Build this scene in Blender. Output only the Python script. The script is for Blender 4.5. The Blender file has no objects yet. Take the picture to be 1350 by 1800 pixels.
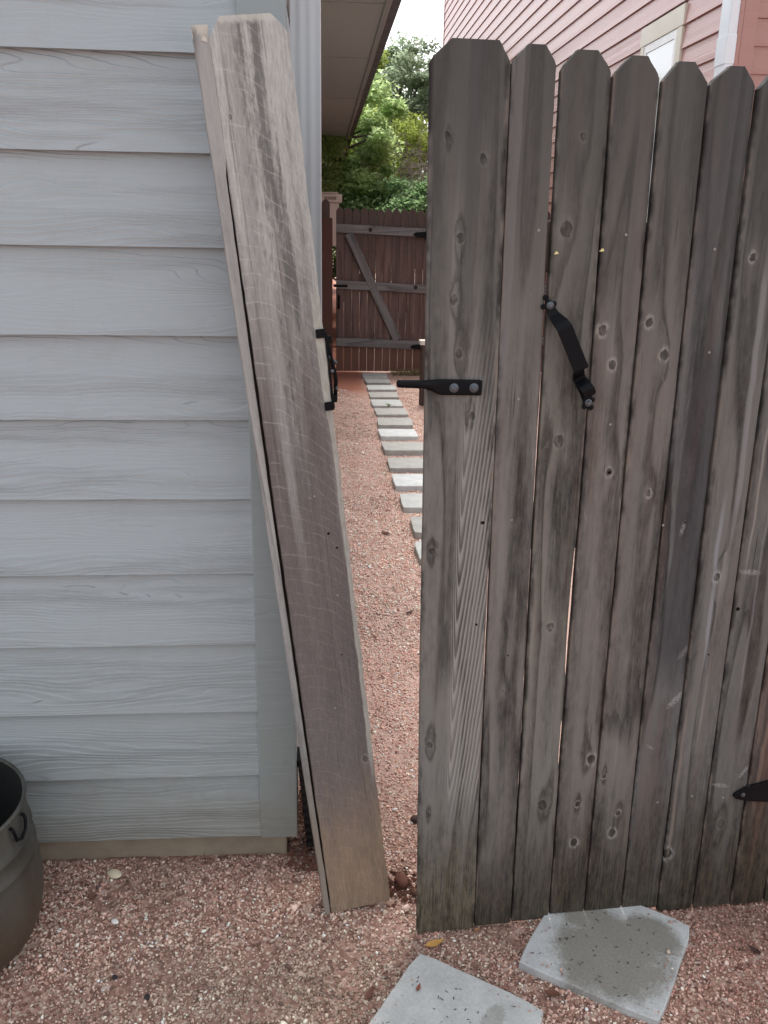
import bpy, math, random
import numpy as np
from mathutils import Vector, Matrix, noise as mnoise
R = math.radians
rnd = random.Random(7)
rng = np.random.default_rng(11)
C = bpy.context.scene.collection
sc = bpy.context.scene

# ------------------------------------------------------------------ camera
cam = bpy.data.cameras.new('camera'); camo = bpy.data.objects.new('camera', cam); C.objects.link(camo)
f = 1550.0
yv = Vector((563 - 675, 400 - 900, f)).normalized()
dn = Vector((-88, 4805, 1550)); dn = (dn - dn.dot(yv) * yv).normalized(); up = -dn
xv = yv.cross(up)
M3 = Matrix((xv, yv, up))                      # rows: world axes in camera (x right, y down, z forward)
right = Vector((xv[0], yv[0], up[0])); down = Vector((xv[1], yv[1], up[1])); fwd = Vector((xv[2], yv[2], up[2]))
mw = Matrix.Identity(4)
for i in range(3):
    mw[i][0] = right[i]; mw[i][1] = -down[i]; mw[i][2] = -fwd[i]
mw[2][3] = 1.5
camo.matrix_world = mw
cam.sensor_fit = 'VERTICAL'; cam.sensor_height = 36; cam.lens = f / 1800 * 36
cam.clip_start = 0.05; cam.clip_end = 1500
sc.camera = camo

# ------------------------------------------------------------------ sky, sun, exposure
SUN_EL, SUN_AZ = 66, 8
w = bpy.data.worlds.new('World'); sc.world = w; w.use_nodes = True
nt = w.node_tree; nt.nodes.clear()
sky = nt.nodes.new('ShaderNodeTexSky'); sky.sky_type = 'NISHITA'; sky.sun_disc = False
sky.sun_elevation = R(SUN_EL); sky.sun_rotation = R(SUN_AZ); sky.dust_density = 3.0; sky.air_density = 1.0
hs = nt.nodes.new('ShaderNodeHueSaturation'); hs.inputs['Saturation'].default_value = 0.20
bg = nt.nodes.new('ShaderNodeBackground'); bg.inputs['Strength'].default_value = 0.15
ow = nt.nodes.new('ShaderNodeOutputWorld')
nt.links.new(sky.outputs[0], hs.inputs['Color']); nt.links.new(hs.outputs[0], bg.inputs[0]); nt.links.new(bg.outputs[0], ow.inputs[0])
sl = bpy.data.lights.new('sun', 'SUN'); sl.energy = 1.1; sl.angle = R(24); sl.color = (1, 0.97, 0.92)
so = bpy.data.objects.new('sun', sl); C.objects.link(so)
az = R(SUN_AZ); el = R(SUN_EL)
sdir = Vector((math.sin(az) * math.cos(el), math.cos(az) * math.cos(el), math.sin(el)))
so.rotation_euler = sdir.to_track_quat('Z', 'Y').to_euler(); so.location = (0, -3, 8)
vs = sc.view_settings; vs.view_transform = 'Standard'; vs.look = 'None'; vs.gamma = 1; vs.use_curve_mapping = False
vs.exposure = 1.47

# ------------------------------------------------------------------ object helpers
def tag(o, label=None, cat=None, group=None, kind=None):
    if label: o['label'] = label
    if cat: o['category'] = cat
    if group: o['group'] = group
    if kind: o['kind'] = kind
    return o
def empty(name, label, cat, loc=(0, 0, 0), rot=None, group=None):
    o = bpy.data.objects.new(name, None); C.objects.link(o); o.location = loc
    if rot is not None: o.rotation_euler = rot
    o.empty_display_size = .1
    return tag(o, label, cat, group)
class MB:
    def __init__(s): s.v = []; s.f = []; s.m = []
    def add(s, vs_, fs, mi=0):
        b = len(s.v); s.v += [tuple(v) for v in vs_]; s.f += [tuple(b + i for i in q) for q in fs]; s.m += [mi] * len(fs); return s
    def box(s, x0, x1, y0, y1, z0, z1, mi=0):
        vs_ = [(x0, y0, z0), (x1, y0, z0), (x1, y1, z0), (x0, y1, z0), (x0, y0, z1), (x1, y0, z1), (x1, y1, z1), (x0, y1, z1)]
        return s.add(vs_, [(0, 3, 2, 1), (4, 5, 6, 7), (0, 1, 5, 4), (1, 2, 6, 5), (2, 3, 7, 6), (3, 0, 4, 7)], mi)
    def rings(s, rings, cap0=True, cap1=True, mi=0):
        n = len(rings[0]); vs_ = [p for r in rings for p in r]; fs = []
        for k in range(len(rings) - 1):
            for i in range(n):
                j = (i + 1) % n
                fs.append((k * n + i, k * n + j, (k + 1) * n + j, (k + 1) * n + i))
        if cap0: fs.append(tuple(reversed(range(n))))
        if cap1: fs.append(tuple((len(rings) - 1) * n + i for i in range(n)))
        return s.add(vs_, fs, mi)
    def tube(s, pts, rads, n=8, mi=0):
        pts = [Vector(p) for p in pts]; rg = []
        if not hasattr(rads, '__len__'): rads = [rads] * len(pts)
        ref = None
        for i, p in enumerate(pts):
            t = (pts[min(i + 1, len(pts) - 1)] - pts[max(i - 1, 0)]).normalized()
            if ref is None: ref = Vector((0, 0, 1)) if abs(t.z) < .9 else Vector((1, 0, 0))
            a = (ref - ref.dot(t) * t).normalized(); b = t.cross(a); ref = a
            rg.append([p + (a * math.cos(2 * math.pi * k / n) + b * math.sin(2 * math.pi * k / n)) * rads[i] for k in range(n)])
        return s.rings(rg, mi=mi)
    def disc(s, c, r, h, n=12, ax='y', mi=0, dome=.4):       # short cylinder with a domed face, axis towards -y
        rg = []
        for (rr, hh) in ((r, 0), (r, h * (1 - dome)), (r * .72, h)):
            rg.append([(c[0] + rr * math.cos(2 * math.pi * k / n), c[1] - hh, c[2] + rr * math.sin(2 * math.pi * k / n)) for k in range(n)])
        return s.rings(rg, mi=mi)
    def build(s, name, mat, parent=None, smooth=False, bevel=0, seg=2, loc=None, rot=None):
        me = bpy.data.meshes.new(name); me.from_pydata(s.v, [], s.f)
        mats = mat if isinstance(mat, (list, tuple)) else [mat]
        for q in mats: me.materials.append(q)
        if any(s.m): me.polygons.foreach_set('material_index', s.m)
        if smooth: me.polygons.foreach_set('use_smooth', [True] * len(me.polygons))
        me.validate(); me.update()
        o = bpy.data.objects.new(name, me); C.objects.link(o); o.parent = parent
        if loc is not None: o.location = loc
        if rot is not None: o.rotation_euler = rot
        if bevel:
            b = o.modifiers.new('bevel', 'BEVEL'); b.width = bevel; b.segments = seg; b.limit_method = 'ANGLE'; b.angle_limit = R(40)
        return o
def copy_part(o, parent, loc=None, mat=None):
    c = o.copy(); C.objects.link(c); c.parent = parent
    if loc is not None: c.location = loc
    return c

# ------------------------------------------------------------------ material helpers
class NM:
    def __init__(s, name):
        s.m = bpy.data.materials.new(name); s.m.use_nodes = True; s.t = s.m.node_tree; s.t.nodes.clear()
        s.out = s.t.nodes.new('ShaderNodeOutputMaterial'); s.b = s.t.nodes.new('ShaderNodeBsdfPrincipled')
        s.t.links.new(s.b.outputs[0], s.out.inputs[0])
        s.tc = s.t.nodes.new('ShaderNodeTexCoord')
    def setin(s, sock, v):
        if v is None: return
        if isinstance(v, bpy.types.NodeSocket): s.t.links.new(v, sock)
        else:
            if sock.type == 'RGBA' and not hasattr(v, '__len__'): v = (v, v, v, 1)
            if sock.type == 'RGBA' and len(v) == 3: v = (*v, 1)
            sock.default_value = v
    def math(s, op, a, b=None, c=None, clamp=False):
        n = s.t.nodes.new('ShaderNodeMath'); n.operation = op; n.use_clamp = clamp
        s.setin(n.inputs[0], a); s.setin(n.inputs[1], b); s.setin(n.inputs[2], c); return n.outputs[0]
    def add(s, a, b): return s.math('ADD', a, b)
    def sub(s, a, b): return s.math('SUBTRACT', a, b)
    def mul(s, a, b): return s.math('MULTIPLY', a, b)
    def ss(s, x, lo, hi, a=0, b=1):
        n = s.t.nodes.new('ShaderNodeMapRange'); n.interpolation_type = 'SMOOTHSTEP'
        s.setin(n.inputs[0], x); s.setin(n.inputs[1], lo); s.setin(n.inputs[2], hi); s.setin(n.inputs[3], a); s.setin(n.inputs[4], b); return n.outputs[0]
    def mix(s, fac, a, b, mode='MIX'):
        n = s.t.nodes.new('ShaderNodeMix'); n.data_type = 'RGBA'; n.blend_type = mode
        s.setin(n.inputs[0], fac); s.setin(n.inputs[6], a); s.setin(n.inputs[7], b); return n.outputs[2]
    def xyz(s, v):
        n = s.t.nodes.new('ShaderNodeSeparateXYZ'); s.setin(n.inputs[0], v); return n.outputs
    def comb(s, x, y, z):
        n = s.t.nodes.new('ShaderNodeCombineXYZ'); s.setin(n.inputs[0], x); s.setin(n.inputs[1], y); s.setin(n.inputs[2], z); return n.outputs[0]
    def noise(s, v, scale=1, detail=3, rough=.5, dist=0, out=0):
        n = s.t.nodes.new('ShaderNodeTexNoise'); s.setin(n.inputs['Vector'], v); n.inputs['Scale'].default_value = scale
        n.inputs['Detail'].default_value = detail; n.inputs['Roughness'].default_value = rough; n.inputs['Distortion'].default_value = dist; return n.outputs[out]
    def vor(s, v, scale, feature='F1', out=0):
        n = s.t.nodes.new('ShaderNodeTexVoronoi'); n.feature = feature; s.setin(n.inputs['Vector'], v); n.inputs['Scale'].default_value = scale; return n.outputs[out]
    def ramp(s, x, stops):
        n = s.t.nodes.new('ShaderNodeValToRGB'); e = n.color_ramp.elements
        while len(e) < len(stops): e.new(.5)
        for q, (p, c) in zip(e, stops): q.position = p; q.color = (*c, 1) if len(c) == 3 else c
        s.setin(n.inputs[0], x); return n.outputs[0]
    def vmul(s, v, k):
        n = s.t.nodes.new('ShaderNodeVectorMath'); n.operation = 'MULTIPLY'; s.setin(n.inputs[0], v); n.inputs[1].default_value = k; return n.outputs[0]
    def vadd(s, v, k):
        n = s.t.nodes.new('ShaderNodeVectorMath'); n.operation = 'ADD'; s.setin(n.inputs[0], v); s.setin(n.inputs[1], k); return n.outputs[0]
    def rand(s):
        n = s.t.nodes.new('ShaderNodeObjectInfo'); return n.outputs['Random']
    def bump(s, h, dist=.001, strength=1, normal=None):
        n = s.t.nodes.new('ShaderNodeBump'); s.setin(n.inputs['Height'], h); n.inputs['Distance'].default_value = dist; n.inputs['Strength'].default_value = strength
        if normal: s.setin(n.inputs['Normal'], normal)
        return n.outputs[0]
    def done(s, col=None, rough=.8, nrm=None, spec=.3, metal=0):
        s.setin(s.b.inputs['Base Color'], col); s.setin(s.b.inputs['Roughness'], rough)
        if nrm: s.setin(s.b.inputs['Normal'], nrm)
        s.b.inputs['Specular IOR Level'].default_value = spec; s.b.inputs['Metallic'].default_value = metal
        return s.m

def simple(name, col, rough=.6, spec=.4, metal=0, var=.15, bs=60, bd=.0006):
    m = NM(name); o = m.tc.outputs['Object']
    n = m.noise(o, bs * .3, 4, .6); n2 = m.noise(o, bs * 3, 3, .6)
    c = m.mix(m.mul(n, 1.0), tuple(x * (1 - var) for x in col), tuple(min(1, x * (1 + var)) for x in col))
    return m.done(c, m.ss(n, .3, .7, max(0, rough - .1), min(1, rough + .1)), m.bump(m.add(n, m.mul(n2, .4)), bd, .7), spec, metal)

# knot node group: warps the grain round a knot and marks its core and halo
kg = bpy.data.node_groups.new('knot_field', 'ShaderNodeTree')
for nme, st in (('X', 'NodeSocketFloat'), ('Z', 'NodeSocketFloat'), ('CX', 'NodeSocketFloat'), ('CZ', 'NodeSocketFloat'), ('Rad', 'NodeSocketFloat')):
    kg.interface.new_socket(nme, in_out='INPUT', socket_type=st)
for nme in ('Warp', 'Core', 'Halo', 'Edge'): kg.interface.new_socket(nme, in_out='OUTPUT', socket_type='NodeSocketFloat')
gi = kg.nodes.new('NodeGroupInput'); go = kg.nodes.new('NodeGroupOutput')
def km(op, a, b=None, c=None):
    n = kg.nodes.new('ShaderNodeMath'); n.operation = op
    for i, v in enumerate((a, b, c)):
        if v is None: continue
        if isinstance(v, bpy.types.NodeSocket): kg.links.new(v, n.inputs[i])
        else: n.inputs[i].default_value = v
    return n.outputs[0]
dx = km('DIVIDE', km('SUBTRACT', gi.outputs['X'], gi.outputs['CX']), gi.outputs['Rad'])
dz = km('DIVIDE', km('SUBTRACT', gi.outputs['Z'], gi.outputs['CZ']), km('MULTIPLY', gi.outputs['Rad'], 1.35))
d2 = km('ADD', km('MULTIPLY', dx, dx), km('MULTIPLY', dz, dz)); dd = km('SQRT', d2)
dz2 = km('MULTIPLY', dz, .42)
kg.links.new(km('MULTIPLY', km('EXPONENT', km('MULTIPLY', km('ADD', km('MULTIPLY', dx, dx), km('MULTIPLY', dz2, dz2)), -.22)), 2.6), go.inputs['Warp'])
def kss(x, lo, hi, a, b):
    n = kg.nodes.new('ShaderNodeMapRange'); n.interpolation_type = 'SMOOTHSTEP'; kg.links.new(x, n.inputs[0])
    for i, v in enumerate((lo, hi, a, b)): n.inputs[i + 1].default_value = v
    return n.outputs[0]
kg.links.new(kss(dd, .85, 1.0, 1, 0), go.inputs['Core'])
kg.links.new(kss(dd, .55, .85, 0, 1), go.inputs['Edge'])
kg.links.new(km('MULTIPLY', kss(dd, .85, 1.05, 0, 1), kss(dd, 1.1, 1.9, 1, 0)), go.inputs['Halo'])

def wood(name, dark, light, seed=0., knots=(), bottom=None, top=None, pale=.15, length=1.8, width=.09, axis='z',
         rings=9., grain=1.0, red=.0, extra=None, rough=.82, useobj=False, halo=.5, cath=None, lean=0., warpk=.55):
    m = NM(name); o = m.tc.outputs['Object']
    X, Y, Z = m.xyz(o)
    if axis == 'x': X, Z = Z, X
    if useobj:
        rv = m.rand(); Zs = m.add(Z, m.mul(rv, 37.)); Xs = m.add(X, m.mul(rv, 11.))
    else: Zs = m.add(Z, seed * 3.17); Xs = m.add(X, seed * 1.31)
    warp = None; core = None; hal = None; hal2 = None
    kn1 = m.mul(m.sub(m.noise(m.comb(m.mul(Xs, 75), Y, m.mul(Zs, 60)), 1, 3, .6), .5), .0115) if knots else 0; kX = m.add(X, kn1); kZ = m.sub(Z, kn1)
    for (kx, kz, kr) in knots:
        g = m.t.nodes.new('ShaderNodeGroup'); g.node_tree = kg
        m.setin(g.inputs['X'], kX); m.setin(g.inputs['Z'], kZ)
        g.inputs['CX'].default_value = kx; g.inputs['CZ'].default_value = kz; g.inputs['Rad'].default_value = kr
        warp = g.outputs['Warp'] if warp is None else m.add(warp, g.outputs['Warp'])
        core = g.outputs['Core'] if core is None else m.math('MAXIMUM', core, g.outputs['Core'])
        hal2 = g.outputs['Edge'] if hal2 is None else m.math('MAXIMUM', hal2, g.outputs['Edge'])
        hal = g.outputs['Halo'] if hal is None else m.math('MAXIMUM', hal, g.outputs['Halo'])
    yy = m.mul(Y, 1.0)
    base = m.noise(m.comb(m.mul(Xs, 7), m.mul(yy, 7), m.mul(Zs, .55)), 1, 2, .45)
    F = m.mul(base, rings)
    if warp is not None: F = m.add(F, m.mul(warp, warpk))
    F = m.add(F, m.mul(m.noise(m.comb(m.mul(Xs, 60), yy, m.mul(Zs, 3)), 1, 2, .5), .35))
    fr = m.math('FRACT', F)
    ring = m.mul(m.ss(fr, 0, .75), m.ss(fr, .82, 1.0, 1, 0))          # early wood fades in, sharp late-wood line
    fibre = m.noise(m.comb(m.mul(Xs, 300), m.mul(yy, 300), m.mul(Zs, 11)), 1, 4, .75)
    mott = m.noise(m.comb(m.mul(Xs, 95), yy, m.mul(Zs, 26)), 1, 4, .7)
    streak = m.noise(m.comb(m.mul(Xs, 34), m.mul(yy, 30), m.mul(Zs, 1.3)), 1, 3, .55)
    blotch = m.noise(m.comb(m.mul(Xs, 9), yy, m.mul(Zs, 2.6)), 1, 4, .6)
    fac = m.add(m.mul(ring, .20 * grain), m.add(m.mul(fibre, .30), m.add(m.mul(streak, .38), m.mul(blotch, .40))))
    fac = m.ss(m.add(m.sub(fac, .16), m.mul(mott, .36)), .30, .84)
    col = m.mix(fac, dark, light)
    col = m.mix(m.mul(m.ss(streak, .60, .74), pale), col, tuple(min(1, x * 2.1 + .02) for x in light))
    if red:
        col = m.mix(m.mul(m.ss(m.noise(m.comb(m.mul(Xs, 20), yy, m.mul(Zs, .9)), 1.7, 3, .5), .45, .68), red), col, (.16, .085, .065))
    col = m.mix(m.mul(m.mul(m.ss(fr, .80, .95), m.ss(streak, .35, .6)), .42 * grain), col, tuple(x * .8 for x in dark))
    if useobj:
        col = m.mix(m.ss(rv, 0, 1, .0, .38), col, (.055, .045, .042))
    scr = m.noise(m.comb(m.mul(m.add(Xs, m.mul(Zs, .35)), 160), yy, m.mul(Zs, 14)), 1, 2, .5)
    col = m.mix(m.mul(m.ss(scr, .70, .76), .22), col, tuple(min(1, x * 2.2) for x in light))
    chk = m.noise(m.comb(m.mul(Xs, 300), yy, m.mul(m.add(Zs, 7.), 5)), 1, 2, .5)
    crack = m.ss(chk, .70, .78)
    col = m.mix(m.mul(crack, .7), col, tuple(x * .25 for x in dark))
    if cath:
        cx, z0, z1 = cath
        t = m.sub(X, cx); tl = m.math('MINIMUM', t, 0); tr = m.math('MAXIMUM', t, 0)
        wob = m.mul(m.sub(m.noise(m.comb(m.mul(X, 30), yy, m.mul(Z, 6)), 1, 2, .5), .5), .9)
        sq = lambda t_, k_: m.mul(m.math('SQRT', m.add(m.mul(t_, t_), .000016)), k_)
        G = m.add(m.sub(m.mul(Z, 13), m.add(sq(tl, 330.), sq(tr, 135.))), wob)
        gf = m.math('FRACT', G); ln = m.mul(m.ss(gf, .1, .75), m.ss(gf, .8, 1, 1, 0))
        mk = m.mul(m.mul(m.ss(X, cx - .018, cx - .004), m.ss(X, width - .012, width - .002, 1, 0)), m.mul(m.ss(Z, z0, z0 + .15), m.ss(Z, z1 - .5, z1, 1, 0)))
        col = m.mix(m.mul(m.mul(ln, mk), .8), col, tuple(min(1, x * 1.75) for x in light))
        ring = m.add(ring, m.mul(ln, mk))
    if bottom:
        bn = m.add(Z, m.mul(m.sub(m.noise(m.comb(m.mul(Xs, 70), yy, m.mul(Zs, 7)), 1, 3, .6), .5), .32))
        col = m.mix(m.ss(bn, .02, .42, .85, 0), col, m.mix(m.ss(m.add(m.mul(mott, .5), m.mul(fibre, .5)), .38, .62), tuple(x * .45 for x in bottom), tuple(x * 1.9 for x in bottom)))
    if top:
        tn = m.add(m.sub(length, Z), m.mul(m.sub(m.noise(m.comb(m.mul(Xs, 40), yy, m.mul(Zs, 3)), 1, 3, .6), .5), .5))
        col = m.mix(m.ss(tn, .0, .75, .75, 0), col, top)
    if extra: col = extra(m, col, X, Z, Xs, Zs)
    if lean:
        xe = m.sub(X, m.mul(Z, lean)); ed = m.math('MINIMUM', xe, m.sub(width, xe))
        en = m.noise(m.comb(m.mul(X, 20), yy, m.mul(Zs, 9)), 1, 3, .7)
        col = m.mix(m.mul(m.ss(ed, .0005, .0045, 1, 0), m.ss(en, .48, .62, 0, .6)), col, (.19, .15, .125))
        col = m.mix(m.mul(m.ss(ed, .0, .010, 1, 0), m.ss(en, .56, .36, 0, .8)), col, (.016, .013, .012))  # edges darkened in colour to paint the shade of the gaps
    h = m.add(m.mul(ring, .5), m.sub(m.mul(fibre, .5), m.mul(crack, 1.5)))
    if hal is not None:
        wobh = m.noise(m.comb(m.mul(Xs, 120), yy, m.mul(Zs, 60)), 1, 2, .5)
        col = m.mix(m.mul(m.mul(hal, halo), m.ss(wobh, .3, .6)), col, tuple(min(1, x * 1.9 + .02) for x in light))
        col = m.mix(m.mul(m.mul(core, m.mul(m.ss(hal2, .5, .95), m.ss(wobh, .25, .6))), .6), col, tuple(x * .6 for x in dark))
        col = m.mix(m.mul(m.mul(core, m.ss(hal2, .95, .5)), .45), col, m.mix(wobh, tuple(x * 1.3 for x in dark), tuple(x * .95 for x in light)))
        h = m.sub(h, m.mul(core, .5))
    return m.done(col, rough, m.bump(h, .0014, 1.0), .2)

# colours of the weathered gate
WD, WL = (.0105, .0102, .0100), (.178, .173, .164)
BOT, TOP = (.036, .028, .018), (.058, .059, .057)
STEEL = simple('black_powder_coated_steel', (.0035, .004, .0055), .5, .12, 0, .3, 90, .0003)
BOLT = simple('dark_zinc_bolt', (.10, .115, .13), .35, .5, .8, .3, 90, .0003)
NAIL = simple('galvanised_nail', (.24, .235, .22), .45, .5, .4, .3, 200, .0002)
HOLE = simple('dark_hole', (.006, .005, .005), .9, .1)

# ------------------------------------------------------------------ ground
def gh(x, y):
    q = mnoise.noise(Vector((x * 2.1, y * 2.1, 3.1))) * .006 + mnoise.noise(Vector((x * 7, y * 7, 9.2))) * .0028
    q *= min(1, max(0, (min(x + 3, 4 - x)) / .5))
    # scuffed hollow by the foot of the leaning post, loose clods beside it
    q += .010 * math.exp(-((x - .20) ** 2 + (y - 1.73) ** 2) / .0012) - .006 * math.exp(-((x + .02) ** 2 + (y - 1.76) ** 2) / .004)
    return q - .004
def ground_mat():
    m = NM('pink_granite_ground'); o = m.tc.outputs['Object']; X, Y, Z = m.xyz(o)
    v = m.noise(o, 130, 3, .7); big = m.noise(o, 2.2, 4, .6); cell = m.vor(o, 110, 'F1', 1)
    cx = m.xyz(cell)[0]
    stone = m.ramp(cx, [(0, (.10, .050, .040)), (.3, (.25, .13, .10)), (.6, (.36, .21, .165)), (.85, (.46, .31, .25)), (1, (.62, .52, .45))])
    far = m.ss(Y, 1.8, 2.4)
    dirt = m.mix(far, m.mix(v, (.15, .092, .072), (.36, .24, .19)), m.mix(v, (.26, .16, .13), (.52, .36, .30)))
    stone = m.mix(m.mul(far, .6), stone, (.60, .42, .36))  # base beyond the gate lightened in colour to imitate the bright alley
    col = m.mix(m.ss(big, .35, .65, .35, .8), dirt, stone)
    # bare red soil at the far left end of the alley
    soil = m.mul(m.mul(m.ss(m.add(Y, m.mul(big, 1.0)), 8.6, 9.1), m.ss(m.add(X, m.mul(big, .1)), .42, .56, 1, 0)), .95)
    col = m.mix(soil, col, m.mix(v, (.22, .085, .055), (.38, .16, .11)))
    h = m.add(m.mul(m.vor(o, 110), .8), v)
    return m.done(col, .92, m.bump(h, .004, .8), .15)
GM = ground_mat()
def axis(lo, hi, step, far):
    a = [lo - d for d in far[::-1]] + list(np.arange(lo, hi + 1e-6, step)) + [hi + d for d in far]; return a
gx = axis(-1.4, 1.6, .03, [.3, 1, 3, 8, 25, 80, 300]); gy = axis(1.0, 4.0, .03, [.2, .5, 1, 1.6, 2.4, 3.4, 4.4, 5.6, 7, 10, 20, 50, 120, 600])
b = MB(); vv = [(x, y, gh(x, y)) for y in gy for x in gx]; nx = len(gx)
ff = [(j * nx + i, j * nx + i + 1, (j + 1) * nx + i + 1, (j + 1) * nx + i) for j in range(len(gy) - 1) for i in range(nx - 1)]
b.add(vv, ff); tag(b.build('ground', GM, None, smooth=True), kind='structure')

# ------------------------------------------------------------------ gravel (real stones)
PHI = (1 + 5 ** .5) / 2
ICO = np.array([(-1, PHI, 0), (1, PHI, 0), (-1, -PHI, 0), (1, -PHI, 0), (0, -1, PHI), (0, 1, PHI), (0, -1, -PHI), (0, 1, -PHI), (PHI, 0, -1), (PHI, 0, 1), (-PHI, 0, -1), (-PHI, 0, 1)]) / 1.9
ICF = np.array([(0, 11, 5), (0, 5, 1), (0, 1, 7), (0, 7, 10), (0, 10, 11), (1, 5, 9), (5, 11, 4), (11, 10, 2), (10, 7, 6), (7, 1, 8), (3, 9, 4), (3, 4, 2), (3, 2, 6), (3, 6, 8), (3, 8, 9), (4, 9, 5), (2, 4, 11), (6, 2, 10), (8, 6, 7), (9, 8, 1)])
OCT = np.array([(1, 0, 0), (-1, 0, 0), (0, 1, 0), (0, -1, 0), (0, 0, 1), (0, 0, -1)], float)
OCF = np.array([(0, 2, 4), (2, 1, 4), (1, 3, 4), (3, 0, 4), (2, 0, 5), (1, 2, 5), (3, 1, 5), (0, 3, 5)])
def stone_mat():
    m = NM('crushed_granite'); a = m.t.nodes.new('ShaderNodeAttribute'); a.attribute_name = 'tint'; a.attribute_type = 'GEOMETRY'
    n = m.noise(m.tc.outputs['Object'], 420, 2, .6)
    col = m.mix(n, m.mix(.30, a.outputs['Color'], (0, 0, 0)), a.outputs['Color'])
    return m.done(m.mix(.35, col, a.outputs['Color']), .8, None, .3)
SM = stone_mat()
PAL = np.array([(.43, .27, .22), (.34, .195, .155), (.52, .37, .31), (.26, .14, .11), (.62, .52, .44), (.15, .08, .065), (.74, .67, .59), (.40, .31, .25), (.29, .225, .18)])
PW = np.array([.25, .21, .17, .13, .05, .06, .010, .09, .03]); PW /= PW.sum()
def scatter(name, xy, size, V, F, lay=.0, pal=PW, dark=None):
    n = len(xy); k = len(V); templ = [V * rng.uniform(.62, 1.15, (k, 1)) * rng.uniform(.9, 1.1, (k, 3)) for _ in range(14)]
    ti = rng.integers(0, 14, n); base = np.array(templ)[ti]                        # n,k,3
    s = size * rng.lognormal(0, .33, n)[:, None] * rng.uniform(.65, 1.25, (n, 3)); s[:, 2] *= .62
    base = base * s[:, None, :]
    q = rng.normal(size=(n, 4)); q[:, 1:3] *= .5; q /= np.linalg.norm(q, axis=1)[:, None]
    w_, x_, y_, z_ = q.T
    Rm = np.stack([np.stack([1 - 2 * (y_**2 + z_**2), 2 * (x_*y_ - z_*w_), 2 * (x_*z_ + y_*w_)], 1),
                   np.stack([2 * (x_*y_ + z_*w_), 1 - 2 * (x_**2 + z_**2), 2 * (y_*z_ - x_*w_)], 1),
                   np.stack([2 * (x_*z_ - y_*w_), 2 * (y_*z_ + x_*w_), 1 - 2 * (x_**2 + y_**2)], 1)], 1)
    base = np.einsum('nij,nkj->nki', Rm, base)
    z = np.array([gh(a, b_) for a, b_ in xy]) + rng.uniform(-.3, .55, n) * size + lay
    base += np.column_stack([xy, z])[:, None, :]
    me = bpy.data.meshes.new(name); nf = len(F)
    me.vertices.add(n * k); me.vertices.foreach_set('co', base.reshape(-1))
    fi = (F[None] + (np.arange(n) * k)[:, None, None]).reshape(-1)
    me.loops.add(n * nf * 3); me.loops.foreach_set('vertex_index', fi.astype(np.int32))
    me.polygons.add(n * nf); me.polygons.foreach_set('loop_start', (np.arange(n * nf) * 3).astype(np.int32)); me.polygons.foreach_set('loop_total', np.full(n * nf, 3, np.int32))
    c = PAL[rng.choice(len(PAL), n, p=pal)] * 1.1 * rng.uniform(.80, 1.16, (n, 1))
    if dark is not None: c = dark(xy, c)
    at = me.color_attributes.new('tint', 'FLOAT_COLOR', 'POINT')
    at.data.foreach_set('color', np.repeat(np.column_stack([c, np.ones(n)]), k, 0).reshape(-1).astype(np.float32))
    me.materials.append(SM); me.update(calc_edges=True)
    o = bpy.data.objects.new(name, me); C.objects.link(o); return o
def pat(xy, sc_, s):
    return np.array([mnoise.noise(Vector((a * sc_, b_ * sc_, s))) for a, b_ in xy])
def tone(xy, c):
    # dirt mixed into the gravel in patches: tan in the middle, dark red at the wall and by the gate
    t = np.clip(pat(xy, 3.3, 4.) * 1.6 + .25, 0, 1)[:, None]
    tan = np.clip(1.15 - np.hypot((xy[:, 0] + .12) / .42, (xy[:, 1] - 1.42) / .22), 0, 1)[:, None]
    wall = np.clip(1 - (1.87 - xy[:, 1]) / .22, 0, 1)[:, None] * (xy[:, 0] < .0)[:, None] * (xy[:, 1] < 1.9)[:, None]
    g = c.mean(1, keepdims=True)
    c = c * (1 - .30 * t)
    c = c * (1 - .65 * tan) + (g * np.array([1.02, .86, .68])) * .65 * tan * .82
    c = c * (1 - .45 * wall) + (g * np.array([.95, .52, .42])) * .45 * wall * .8
    blot = np.clip(pat(xy, 6.5, 7.7) * 3.2 - .35, 0, 1)[:, None]
    c = c * (1 - .5 * blot) + g * np.array([.60, .40, .30]) * .5 * blot
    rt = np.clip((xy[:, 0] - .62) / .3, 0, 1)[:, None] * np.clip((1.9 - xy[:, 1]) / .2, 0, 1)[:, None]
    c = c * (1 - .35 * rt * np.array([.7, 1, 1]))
    return c
def pts(x0, x1, y0, y1, dens, keep=None):
    n = int((x1 - x0) * (y1 - y0) * dens); p = np.column_stack([rng.uniform(x0, x1, n), rng.uniform(y0, y1, n)])
    cl = pat(p, 11., 2.); p = p[rng.uniform(0, 1, n) < .74 + cl * .8]
    if keep: p = p[keep(p)]
    return p
nearp = np.vstack([pts(-.85, 1.25, 1.16, 1.86, 46000), pts(-.07, .55, 1.86, 3.0, 30000)])
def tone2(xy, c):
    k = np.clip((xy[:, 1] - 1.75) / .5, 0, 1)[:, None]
    return np.minimum(tone(xy, c) * np.array([1.47, 1.52, 1.50]), .85) * (1 - k) + np.minimum(c * np.array([1.85, 1.80, 1.80]) + .02, .86) * k  # stones past the gate lightened in colour, alley brightness painted in
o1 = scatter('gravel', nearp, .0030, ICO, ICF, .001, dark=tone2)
tag(o1, 'fine crushed pink granite gravel round the gate and the house corner', 'gravel', kind='stuff')
midp = np.vstack([pts(-.05, .62, 3.0, 5.0, 22000), pts(-.05, 1.1, 5.0, 8.9, 11000, lambda p: (p[:, 1] < 8.3 + .3 * np.sin(p[:, 0] * 9)) | (p[:, 0] > .74)), pts(.72, 1.15, 8.6, 9.6, 4500)])
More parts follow.
